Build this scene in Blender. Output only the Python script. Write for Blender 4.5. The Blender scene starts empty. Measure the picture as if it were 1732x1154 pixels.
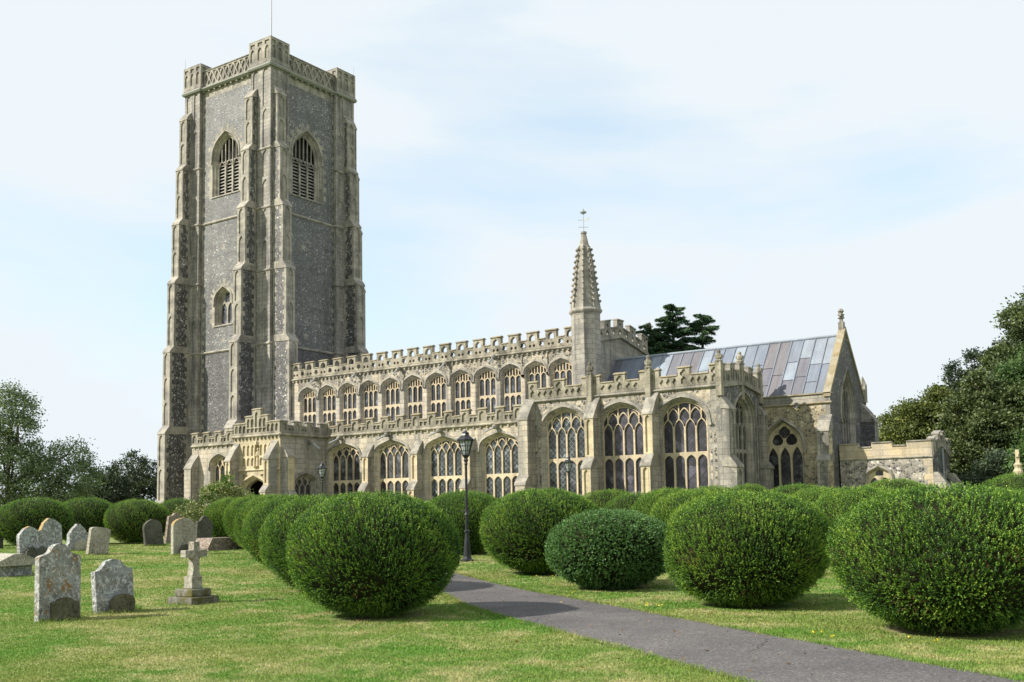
import bpy, math, random
import numpy as np
from mathutils import Vector, Matrix
from mathutils.geometry import delaunay_2d_cdt

R = math.radians
random.seed(7)
rng = np.random.default_rng(11)
scene = bpy.context.scene
COL = scene.collection

# ------------------------------------------------------------------ camera
cam_d = bpy.data.cameras.new("camera")
cam = bpy.data.objects.new("camera", cam_d)
COL.objects.link(cam)
yaw, pitch, roll = R(34.656), R(4.999), R(-0.987)
Fw = Vector((-math.sin(yaw) * math.cos(pitch), math.cos(yaw) * math.cos(pitch), math.sin(pitch)))
r0 = Vector((math.cos(yaw), math.sin(yaw), 0))
u0_ = r0.cross(Fw)
Rt = r0 * math.cos(roll) + u0_ * math.sin(roll)
Up = -r0 * math.sin(roll) + u0_ * math.cos(roll)
mw = Matrix((Rt, Up, -Fw)).transposed().to_4x4()
mw.translation = Vector((0, 0, 1.65))
cam.matrix_world = mw
cam_d.sensor_width = 36
cam_d.lens = 36 * 1753.7 / 1732
cam_d.shift_y = (711.76 - 577) / 1732
cam_d.clip_end = 6000
scene.camera = cam

# ------------------------------------------------------------------ light, sky, exposure
SUN_AZ, SUN_EL = R(222), R(36)
world = bpy.data.worlds.new("World")
scene.world = world
world.use_nodes = True
wn = world.node_tree
wn.nodes.clear()
def wnode(t, **kw):
    n = wn.nodes.new(t)
    for k, v in kw.items():
        setattr(n, k, v)
    return n
out = wnode("ShaderNodeOutputWorld")
bg = wnode("ShaderNodeBackground")
bg.inputs["Strength"].default_value = 0.1
sky = wnode("ShaderNodeTexSky", sky_type='NISHITA', sun_disc=False, sun_elevation=SUN_EL, sun_rotation=SUN_AZ,
            altitude=50, air_density=1.0, dust_density=0.5, ozone_density=1.0)
tc = wnode("ShaderNodeTexCoord")
mp = wnode("ShaderNodeMapping")
mp.inputs["Scale"].default_value = (1.0, 1.0, 3.4)
mp.inputs["Rotation"].default_value = (0.06, -0.05, 0.3)
mp.inputs["Location"].default_value = (8.5, 4.5, 1.85)
ns = wnode("ShaderNodeTexNoise")
ns.inputs["Scale"].default_value = 1.35
ns.inputs["Detail"].default_value = 7
ns.inputs["Roughness"].default_value = 0.52
ns.inputs["Distortion"].default_value = 0.25
rp = wnode("ShaderNodeValToRGB")
rp.color_ramp.elements[0].position = 0.30
rp.color_ramp.elements[0].color = (0.10, 0.10, 0.10, 1)
rp.color_ramp.elements[1].position = 0.48
rp.color_ramp.elements[1].color = (1, 1, 1, 1)
mx = wnode("ShaderNodeMix", data_type='RGBA')
mx.inputs[7].default_value = (5.85, 6.33, 6.65, 1)
wn.links.new(tc.outputs["Generated"], mp.inputs["Vector"])
wn.links.new(mp.outputs[0], ns.inputs["Vector"])
wn.links.new(ns.outputs[0], rp.inputs[0])
wn.links.new(rp.outputs[0], mx.inputs[0])
hz = wnode("ShaderNodeMix", data_type='RGBA', blend_type='ADD')   # thin high haze over the clear sky
hz.inputs[0].default_value = 1.0
hz.inputs[7].default_value = (1.9, 2.7, 2.9, 1)
wn.links.new(sky.outputs[0], hz.inputs[6])
wn.links.new(hz.outputs[2], mx.inputs[6])
wn.links.new(mx.outputs[2], bg.inputs["Color"])
wn.links.new(bg.outputs[0], out.inputs[0])

sd = bpy.data.lights.new("sun", 'SUN')
sd.energy = 5.0
sd.angle = R(0.6)
sd.color = (1.0, 0.95, 0.86)
sun = bpy.data.objects.new("sun", sd)
sv = Vector((math.sin(SUN_AZ) * math.cos(SUN_EL), math.cos(SUN_AZ) * math.cos(SUN_EL), math.sin(SUN_EL)))
sun.rotation_euler = (-sv).to_track_quat('-Z', 'Y').to_euler()
sun.location = sv * 200
COL.objects.link(sun)
scene.view_settings.view_transform = 'Standard'
scene.view_settings.look = 'None'
scene.view_settings.exposure = 0.55
scene.view_settings.gamma = 1.0

# ------------------------------------------------------------------ material helpers
class NT:
    def __init__(s, name):
        s.m = bpy.data.materials.new(name)
        s.m.use_nodes = True
        s.t = s.m.node_tree
        s.t.nodes.clear()
        s.out = s.t.nodes.new("ShaderNodeOutputMaterial")
    def n(s, typ, ins=None, **kw):
        nd = s.t.nodes.new(typ)
        for k, v in kw.items():
            setattr(nd, k, v)
        for k, v in (ins or {}).items():
            s.set(nd.inputs[k], v)
        return nd
    def set(s, sock, v):
        if isinstance(v, bpy.types.NodeSocket):
            s.t.links.new(v, sock)
        else:
            if isinstance(v, (tuple, list)) and len(v) == 3 and sock.type == 'RGBA':
                v = (*v, 1)
            sock.default_value = v
    def mix(s, f, a, b, mode='MIX'):
        nd = s.n("ShaderNodeMix", data_type='RGBA', blend_type=mode)
        s.set(nd.inputs[0], f); s.set(nd.inputs[6], a); s.set(nd.inputs[7], b)
        return nd.outputs[2]
    def ramp(s, f, stops, interp='LINEAR'):
        nd = s.n("ShaderNodeValToRGB", {0: f})
        cr = nd.color_ramp
        cr.interpolation = interp
        while len(cr.elements) < len(stops):
            cr.elements.new(0.5)
        for e, (p, c) in zip(cr.elements, stops):
            e.position = p
            e.color = (*c, 1) if len(c) == 3 else c
        return nd.outputs[0]
    def framp(s, f, a, b, lo=0.0, hi=1.0):
        nd = s.n("ShaderNodeMapRange", {0: f, 1: a, 2: b, 3: lo, 4: hi})
        return nd.outputs[0]
    def noise(s, vec, scale, detail=4, rough=.55, dist=0):
        nd = s.n("ShaderNodeTexNoise", {"Vector": vec, "Scale": scale, "Detail": detail, "Roughness": rough, "Distortion": dist})
        return nd.outputs[0]
    def pos(s, sc=(1, 1, 1)):
        g = s.n("ShaderNodeNewGeometry").outputs["Position"]
        if sc == (1, 1, 1):
            return g
        return s.n("ShaderNodeMapping", {"Vector": g, "Scale": sc}).outputs[0]
    def obj(s):
        return s.n("ShaderNodeTexCoord").outputs["Object"]
    def uv(s):
        return s.n("ShaderNodeTexCoord").outputs["UV"]
    def math(s, op, a, b=0.0):
        nd = s.n("ShaderNodeMath", operation=op)
        s.set(nd.inputs[0], a); s.set(nd.inputs[1], b)
        return nd.outputs[0]
    def bump(s, h, strength=.3, dist=.02):
        return s.n("ShaderNodeBump", {"Height": h, "Strength": strength, "Distance": dist}).outputs[0]
    def finish(s, color, rough=.9, bump=None, spec=.3, metal=0.0):
        p = s.n("ShaderNodeBsdfPrincipled", {"Base Color": color, "Roughness": rough, "Specular IOR Level": spec, "Metallic": metal})
        if bump is not None:
            s.set(p.inputs["Normal"], bump)
        s.t.links.new(p.outputs[0], s.out.inputs[0])
        return s.m

def ashlar(name, a, b, dirt, amt=.6, bw=.72, rh=.34, joint=.62):
    t = NT(name)
    P = t.pos()
    br = t.n("ShaderNodeTexBrick", {"Vector": t.uv(), "Color1": (.70, .70, .70), "Color2": (1.0, 1.0, 1.0), "Mortar": (joint * .8,) * 3, "Scale": 1.0,
                                    "Mortar Size": .016, "Mortar Smooth": .3, "Bias": .25, "Brick Width": bw, "Row Height": rh})
    n0 = t.noise(P, .8, 5, .6)
    col = t.mix(t.framp(n0, .38, .62), a, b)
    col = t.mix(1.0, col, br.outputs[0], 'MULTIPLY')
    col = t.mix(1.0, col, (1.13, 1.12, 1.12), 'MULTIPLY')
    n1 = t.noise(P, .45, 7, .62, .4)
    col = t.mix(t.framp(n1, .46, .66, 0, amt), col, dirt)
    n2 = t.noise(t.pos((1.7, 1.7, .16)), 1.0, 6, .62)
    col = t.mix(t.framp(n2, .47, .66, 0, amt * .95), col, tuple(c * .55 for c in dirt))
    n3 = t.noise(P, 11, 6, .65)
    col = t.mix(1.0, col, t.ramp(n3, [(.25, (.70, .70, .70)), (.75, (1.22, 1.2, 1.17))]), 'MULTIPLY')
    n4 = t.noise(P, 3.1, 3, .5)
    col = t.mix(t.framp(n4, .60, .68, 0, .35), col, (.47, .43, .34))
    return t.finish(col, .92, t.bump(t.math('ADD', n3, t.math('MULTIPLY', br.outputs[1], -.9)), .4, .03))

def stone(name, a, dirt, amt=.5, sc=1.0):
    t = NT(name)
    P = t.pos()
    n1 = t.noise(P, 1.1 * sc, 7, .65, .5)
    col = t.mix(t.framp(n1, .42, .64, 0, amt), a, dirt)
    n2 = t.noise(t.pos((2.0, 2.0, .2)), 1.0, 6, .62)
    col = t.mix(t.framp(n2, .47, .66, 0, amt * .8), col, tuple(c * .55 for c in dirt))
    z = t.n("ShaderNodeSeparateXYZ", {0: t.pos((1, 1, 2.7))}).outputs[2]
    jf = t.math('FRACT', z)
    col = t.mix(t.framp(jf, .0, .07, .45, 0), col, tuple(c * .6 for c in dirt))      # bed joints
    blk = t.n("ShaderNodeTexWhiteNoise", {"W": t.math('FLOOR', z)}, noise_dimensions='1D').outputs[0]
    col = t.mix(1.0, col, t.ramp(blk, [(0, (.84, .84, .84)), (1, (1.1, 1.09, 1.07))]), 'MULTIPLY')
    n3 = t.noise(P, 13 * sc, 5, .65)
    col = t.mix(1.0, col, t.ramp(n3, [(.25, (.68, .68, .68)), (.75, (1.24, 1.22, 1.18))]), 'MULTIPLY')
    return t.finish(col, .92, t.bump(n3, .35, .02))

def flint(name, stops, mortar, scale=8.0, big=.35, tint=(1, 1, 1), joints=.06, lower=False):
    t = NT(name)
    P = t.pos()
    wob = t.n("ShaderNodeTexNoise", {"Vector": P, "Scale": 6.0, "Detail": 2.0}).outputs[1]
    Pw = t.mix(.03, P, wob, 'ADD')
    v = t.n("ShaderNodeTexVoronoi", {"Vector": Pw, "Scale": scale, "Randomness": 1.0})
    sep = t.n("ShaderNodeSeparateColor", {0: v.outputs["Color"]})
    col = t.ramp(sep.outputs[0], stops, 'CONSTANT')
    e = t.n("ShaderNodeTexVoronoi", {"Vector": Pw, "Scale": scale, "Randomness": 1.0}, feature='DISTANCE_TO_EDGE').outputs[0]
    col = t.mix(t.framp(e, joints, joints + .06, 1, 0), col, mortar)
    v2 = t.n("ShaderNodeTexVoronoi", {"Vector": P, "Scale": scale * .37, "Randomness": 1.0})
    s2 = t.n("ShaderNodeSeparateColor", {0: v2.outputs["Color"]})
    col = t.mix(t.framp(s2.outputs[1], .82, .86, 0, big), col, tuple(min(1, c * 1.9) for c in mortar))
    ns_ = t.noise(t.pos((1.1, 1.1, .12)), 1.0, 6, .62)
    col = t.mix(t.framp(ns_, .47, .68, 0, .5), col, tuple(c * .45 for c in mortar))
    nb = t.noise(t.pos((.15, .15, 2.2)), 1.0, 3, .6)
    col = t.mix(1.0, col, t.ramp(nb, [(.35, (.86, .86, .86)), (.65, (1.13, 1.12, 1.1))]), 'MULTIPLY')
    n1 = t.noise(P, .33, 5, .6)
    col = t.mix(1.0, col, t.ramp(n1, [(.3, tuple(.78 * c for c in tint)), (.7, tuple(1.15 * c for c in tint))]), 'MULTIPLY')
    if lower:   # the lowest stage is laid with darker, coursed flint
        zz = t.n("ShaderNodeSeparateXYZ", {0: P}).outputs[2]
        col = t.mix(t.framp(zz, 16.15, 16.35, .55, 0), col, t.mix(1.0, col, (.42, .41, .42), 'MULTIPLY'))
    rough = t.framp(sep.outputs[0], .0, .8, .35, .85)
    return t.finish(col, rough, t.bump(e, .5, .04), .4)

MAT = {}
MAT['ashlar_nave'] = ashlar('ashlar_nave', (.52, .45, .34), (.42, .38, .305), (.27, .265, .245), .85)
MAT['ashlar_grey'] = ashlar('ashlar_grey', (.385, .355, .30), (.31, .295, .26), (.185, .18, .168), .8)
MAT['ashlar_tower'] = ashlar('ashlar_tower', (.375, .35, .312), (.305, .29, .265), (.15, .146, .14), .75)
MAT['stone_tower'] = stone('stone_tower', (.41, .378, .325), (.18, .172, .16), .75)
MAT['stone_gold'] = stone('stone_gold', (.58, .485, .34), (.40, .34, .25), .55)
MAT['stone_grey'] = stone('stone_grey', (.36, .335, .285), (.17, .163, .148), .8)
MAT['stone_parapet'] = stone('stone_parapet', (.39, .355, .28), (.13, .122, .10), .85)
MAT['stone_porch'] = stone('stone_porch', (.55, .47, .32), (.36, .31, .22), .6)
MAT['lichen_coping'] = stone('lichen_coping', (.34, .31, .235), (.30, .225, .115), .7)
MAT['plaster'] = ashlar('vestry_ashlar', (.47, .385, .255), (.40, .355, .28), (.34, .30, .235), .4, 1.1, .36, .85)
FD = [(0, (.035, .037, .042)), (.42, (.085, .085, .09)), (.70, (.17, .165, .16)), (.86, (.34, .33, .31)), (.95, (.62, .60, .56))]
MAT['flint_tower'] = flint('flint_tower', [(0, (.068, .070, .076)), (.25, (.118, .119, .122)), (.52, (.18, .179, .174)), (.80, (.265, .258, .242)), (.93, (.39, .38, .355)), (.985, (.60, .585, .56))], (.175, .172, .165), 8.5, .12, lower=True)
MAT['flint_dark'] = flint('flint_dark', FD, (.13, .125, .115), 7.5, .15)
MAT['flint_fine'] = flint('flint_fine', [(0, (.05, .05, .055)), (.5, (.16, .155, .15)), (.8, (.40, .37, .31))], (.33, .28, .20), 5.0, .5)
MAT['flint_rubble'] = flint('flint_rubble', [(0, (.10, .09, .075)), (.3, (.22, .19, .13)), (.6, (.36, .30, .20)), (.85, (.50, .44, .32))], (.36, .30, .20), 6.0, .35)
MAT['flint_vestry'] = flint('flint_vestry', [(0, (.06, .06, .065)), (.35, (.17, .16, .15)), (.6, (.30, .28, .25)), (.82, (.55, .52, .47))], (.30, .27, .22), 7.0, .4)

def glass(name, base, lead, scale, wonk=.15, rough=.18):
    t = NT(name)
    U = t.uv()
    m = t.n("ShaderNodeMapping", {"Vector": U, "Rotation": (0, 0, R(45)), "Scale": (scale, scale, scale)}).outputs[0]
    sx = t.n("ShaderNodeSeparateXYZ", {0: m})
    fx = t.math('ABSOLUTE', t.math('SUBTRACT', t.math('FRACT', sx.outputs[0]), .5))
    fy = t.math('ABSOLUTE', t.math('SUBTRACT', t.math('FRACT', sx.outputs[1]), .5))
    g = t.math('MAXIMUM', fx, fy)
    f = t.framp(g, .40, .45, 0, 1)
    n = t.noise(t.pos(), 2.2, 4, .6)
    col = t.mix(1.0, base, t.ramp(n, [(.3, (.5, .5, .5)), (.7, (1.7, 1.6, 1.6))]), 'MULTIPLY')
    col = t.mix(f, col, lead)
    sv2 = t.n("ShaderNodeSeparateXYZ", {0: U}).outputs[1]
    col = t.mix(t.framp(t.math('FRACT', t.math('MULTIPLY', sv2, 1.75)), 0, .085, .8, 0), col, (.02, .02, .021))
    cell = t.n("ShaderNodeTexVoronoi", {"Vector": m, "Scale": .9, "Randomness": .4}).outputs["Color"]
    hgt = t.n("ShaderNodeSeparateColor", {0: cell}).outputs[0]
    big = t.noise(t.pos(), .35, 2, .5)
    col = t.mix(1.0, col, t.ramp(hgt, [(0, (.45, .45, .47)), (.8, (1.1, 1.1, 1.1)), (1, (2.3, 2.3, 2.4))]), 'MULTIPLY')
    col = t.mix(1.0, col, t.ramp(big, [(.35, (.6, .6, .6)), (.65, (1.5, 1.5, 1.5))]), 'MULTIPLY')
    return t.finish(col, rough, t.bump(hgt, wonk, .05), .5)

MAT['glass_dark'] = glass('glass_dark', (.035, .036, .040), (.06, .06, .06), 4.0)
MAT['glass_lattice'] = glass('glass_lattice', (.035, .041, .044), (.13, .145, .145), 4.2)
MAT['glass_blue'] = glass('glass_blue', (.038, .045, .053), (.05, .05, .055), 3.5, .2, .22)
MAT['glass_stained'] = glass('glass_stained', (.045, .042, .055), (.03, .03, .035), 2.6, .3, .35)

def leadm(name, a, b):
    t = NT(name)
    n = t.noise(t.pos((3.0, .35, .35)), 1.4, 7, .68)
    n2 = t.noise(t.pos(), 9, 4, .6)
    col = t.mix(t.framp(n, .35, .68), a, b)
    col = t.mix(1.0, col, t.ramp(n2, [(.3, (.88, .88, .88)), (.7, (1.1, 1.1, 1.1))]), 'MULTIPLY')
    st_ = t.noise(t.pos((.6, .6, .6)), 1.1, 6, .65)
    col = t.mix(t.framp(st_, .42, .64, 0, .45), col, (.15, .155, .17))
    return t.finish(col, .66, t.bump(st_, .3, .06), .35)
MAT['lead_pale'] = leadm('lead_pale', (.21, .25, .30), (.29, .325, .36))
MAT['lead_blue'] = leadm('lead_blue', (.135, .16, .205), (.20, .225, .265))
MAT['lead_purple'] = leadm('lead_purple', (.10, .10, .122), (.16, .153, .168))
MAT['lead_brown'] = leadm('lead_brown', (.115, .106, .118), (.18, .168, .172))

def plain(name, c, rough=.6, spec=.4, metal=0.0, var=.25, sc=9):
    t = NT(name)
    n = t.noise(t.pos(), sc, 4, .6)
    col = t.mix(1.0, c, t.ramp(n, [(.25, (1 - var,) * 3), (.75, (1 + var,) * 3)]), 'MULTIPLY')
    return t.finish(col, rough, t.bump(n, .12, .01), spec, metal)
MAT['iron'] = plain('black_iron', (.014, .015, .017), .42, .5, 0, .3)
MAT['pipe'] = plain('grey_lead_pipe', (.35, .37, .39), .5)
MAT['louvre'] = plain('weathered_louvre', (.34, .32, .29), .85)
MAT['dark'] = plain('interior_shade', (.012, .011, .010), .95)  # near-black colour stands in for the shade inside porch and belfry
MAT['wood'] = plain('oak_door', (.07, .045, .025), .7)
MAT['copper'] = plain('weathered_cornice', (.27, .27, .24), .85)
MAT['bark'] = plain('bark', (.075, .060, .045), .95, .2, 0, .4, 5)
MAT['soil'] = plain('leaf_litter_soil', (.10, .075, .045), .95, .2, 0, .5, 16)

def lampglass():
    t = NT('lantern_glass')
    n = t.noise(t.obj(), 5, 2, .5)
    return t.finish(t.ramp(n, [(.3, (.30, .34, .35)), (.7, (.48, .50, .48))]), .12, None, .6)
MAT['lampglass'] = lampglass()

def leaf(name, stops, rough=.55, trans=.20, spec=.35):
    t = NT(name)
    v = t.n("ShaderNodeAttribute", attribute_name='v').outputs["Fac"]
    ri = t.n("ShaderNodeObjectInfo").outputs["Random"]
    vv = t.math('MULTIPLY', v, t.math('ADD', t.math('MULTIPLY', ri, .24), .88))
    col = t.ramp(vv, stops)
    p = t.n("ShaderNodeBsdfPrincipled", {"Base Color": col, "Roughness": rough, "Specular IOR Level": spec})
    tr = t.n("ShaderNodeBsdfTranslucent", {"Color": t.mix(1.0, col, (1.25, 1.3, .6), 'MULTIPLY')})
    ms = t.n("ShaderNodeMixShader", {0: trans})
    t.t.links.new(p.outputs[0], ms.inputs[1]); t.t.links.new(tr.outputs[0], ms.inputs[2])
    t.t.links.new(ms.outputs[0], t.out.inputs[0])
    return t.m
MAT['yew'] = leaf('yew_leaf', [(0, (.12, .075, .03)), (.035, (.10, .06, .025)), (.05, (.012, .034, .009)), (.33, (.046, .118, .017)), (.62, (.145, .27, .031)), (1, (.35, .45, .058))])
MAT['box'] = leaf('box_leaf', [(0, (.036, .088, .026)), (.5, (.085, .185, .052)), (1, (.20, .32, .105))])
MAT['shaded_twigs'] = plain('hedge_twig_shade', (.018, .020, .008), .95, .1)  # near-black colour paints the shade among the inner twigs
MAT['leaf_olive'] = leaf('leaf_olive', [(0, (.040, .058, .015)), (.5, (.105, .135, .032)), (1, (.23, .24, .06))])
MAT['leaf_brown'] = leaf('leaf_brown', [(0, (.030, .050, .018)), (.5, (.082, .115, .037)), (1, (.185, .21, .075))])
MAT['leaf_green'] = leaf('leaf_green', [(0, (0.027, 0.057, 0.018)), (0.5, (0.068, 0.128, 0.033)), (1, (0.135, 0.21, 0.06))])
MAT['leaf_dark'] = leaf('leaf_dark', [(0, (0.017, 0.029, 0.017)), (0.5, (0.043, 0.067, 0.035)), (1, (0.094, 0.123, 0.058))])
MAT['leaf_ash'] = leaf('leaf_ash', [(0, (.060, .095, .045)), (.5, (.15, .20, .09)), (1, (.27, .33, .17))])
MAT['leaf_cedar'] = leaf('leaf_cedar', [(0, (0.019, 0.048, 0.024)), (0.5, (0.05, 0.114, 0.046)), (1, (0.132, 0.216, 0.078))], .7, .12)
MAT['leaf_var'] = leaf('leaf_variegated', [(0, (.05, .09, .02)), (.35, (.10, .15, .04)), (.65, (.30, .30, .13)), (1, (.62, .58, .38))])
MAT['leaf_lime'] = leaf('leaf_lime', [(0, (.05, .11, .02)), (.5, (.10, .20, .03)), (1, (.28, .30, .05))])

def lawn_color(t):
    P = t.pos()
    n1 = t.noise(P, .42, 6, .62, .6)
    n2 = t.noise(t.pos((1, 1, .1)), .95, 6, .62, 1.0)
    n3 = t.noise(P, 34, 3, .7)
    a = t.mix(t.framp(n1, .40, .60), (.105, .19, .036), (.19, .215, .07))
    a = t.mix(t.framp(n2, .48, .66, 0, .8), a, (.37, .315, .185))
    return t.mix(1.0, a, t.ramp(n3, [(.25, (.62, .66, .6)), (.75, (1.3, 1.28, 1.2))]), 'MULTIPLY'), n3
def lawn():
    t = NT('lawn_ground')
    c, n3 = lawn_color(t)
    return t.finish(c, .95, t.bump(n3, .6, .03), .15)
MAT['lawn'] = lawn()
def blade():
    t = NT('grass_blade')
    c, n3 = lawn_color(t)
    v = t.n("ShaderNodeAttribute", attribute_name='v').outputs["Fac"]
    c = t.mix(1.0, c, t.ramp(v, [(0, (1.0, 1.15, .9)), (.6, (1.35, 1.48, 1.2)), (1, (1.75, 1.6, 1.25))]), 'MULTIPLY')
    p = t.n("ShaderNodeBsdfPrincipled", {"Base Color": c, "Roughness": .7, "Specular IOR Level": .2})
    tr = t.n("ShaderNodeBsdfTranslucent", {"Color": c})
    ms = t.n("ShaderNodeMixShader", {0: .3})
    t.t.links.new(p.outputs[0], ms.inputs[1]); t.t.links.new(tr.outputs[0], ms.inputs[2])
    t.t.links.new(ms.outputs[0], t.out.inputs[0])
    return t.m
MAT['blade'] = blade()
def tarmac():
    t = NT('worn_tarmac')
    P = t.pos()
    v = t.n("ShaderNodeTexVoronoi", {"Vector": P, "Scale": 62.0})
    s = t.n("ShaderNodeSeparateColor", {0: v.outputs["Color"]})
    col = t.ramp(s.outputs[0], [(0, (.090, .084, .082)), (.5, (.125, .117, .114)), (.85, (.168, .158, .153)), (.985, (.30, .288, .275))], 'CONSTANT')
    n1 = t.noise(P, .9, 6, .6)
    col = t.mix(1.0, col, t.ramp(n1, [(.3, (.82, .82, .84)), (.7, (1.15, 1.13, 1.12))]), 'MULTIPLY')
    n2 = t.noise(P, 170, 2, .6)
    cr = t.n("ShaderNodeTexVoronoi", {"Vector": t.mix(.25, P, t.n("ShaderNodeTexNoise", {"Vector": P, "Scale": 2.5, "Detail": 5.0}).outputs[1], 'ADD'), "Scale": .55}, feature='DISTANCE_TO_EDGE').outputs[0]
    col = t.mix(t.math('MULTIPLY', t.framp(cr, .002, .007, 1, 0), t.framp(t.noise(P, .5, 2, .5), .48, .56)), col, (.05, .047, .045))
    pt = t.noise(P, .28, 3, .5)
    col = t.mix(1.0, col, t.ramp(pt, [(.47, (.88, .88, .89)), (.52, (1.06, 1.05, 1.04))]), 'MULTIPLY')
    return t.finish(col, .92, t.bump(t.math('ADD', v.outputs[0], n2), .5, .008), .25)
MAT['tarmac'] = tarmac()
def gravestone(name, base, dark, lich, la, oa=.0):
    t = NT(name)
    O = t.n("ShaderNodeMapping", {"Vector": t.pos(), "Scale": (1, 1, 1)}).outputs[0]
    n1 = t.noise(O, 2.2, 6, .65)
    col = t.mix(t.framp(n1, .4, .65), base, dark)
    n2 = t.noise(O, 13, 7, .75)
    col = t.mix(t.framp(n2, .515, .56, 0, la), col, lich)
    n3 = t.noise(O, 19, 6, .75)
    col = t.mix(t.framp(n3, .55, .60, 0, .85), col, tuple(c * .35 for c in dark))
    n4 = t.noise(O, 6.5, 5, .7, .6)
    col = t.mix(t.framp(n4, .56, .61, 0, oa), col, (.24, .135, .05))
    return t.finish(col, .93, t.bump(n2, .5, .012), .2)
MAT['grave_blue'] = gravestone('grave_speckled', (.30, .31, .31), (.17, .17, .16), (.55, .56, .54), .85, .35)
MAT['grave_rust'] = gravestone('grave_rusty', (.31, .31, .29), (.18, .17, .15), (.52, .53, .50), .8, .95)
MAT['grave_pale'] = gravestone('grave_pale', (.36, .34, .27), (.24, .21, .16), (.55, .53, .46), .5, .2)
MAT['grave_dark'] = gravestone('grave_dark', (.105, .10, .08), (.06, .057, .045), (.16, .155, .13), .35)
MAT['grave_olive'] = gravestone('grave_olive', (.13, .12, .075), (.07, .068, .04), (.19, .18, .12), .35)
MAT['grave_red'] = gravestone('grave_red', (.23, .175, .135), (.155, .115, .09), (.47, .44, .39), .6)
MAT['lichen_orange'] = gravestone('lichen_orange', (.38, .25, .09), (.28, .20, .10), (.45, .40, .26), .7)
def mossy():
    t = NT('mossy_stone')
    g = t.n("ShaderNodeNewGeometry")
    n = t.noise(t.pos(), 9, 6, .7)
    col = t.mix(t.framp(n, .40, .6), (.22, .21, .18), (.12, .115, .09))
    col = t.mix(t.math('MULTIPLY', t.framp(t.noise(t.pos(), 5, 5, .7, .6), .44, .58), .85), col, (.105, .095, .022))
    return t.finish(col, .95, t.bump(n, .7, .02), .15)
MAT['moss'] = mossy()

# ------------------------------------------------------------------ object helpers
def tag(o, label=None, cat=None, group=None, kind=None):
    if label: o['label'] = label
    if cat: o['category'] = cat
    if group: o['group'] = group
    if kind: o['kind'] = kind
    return o

def empty(name, loc, rz=0.0):
    o = bpy.data.objects.new(name, None)
    o.empty_display_size = .3
    o.location = loc
    o.rotation_euler = (0, 0, rz)
    COL.objects.link(o)
    return o

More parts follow.
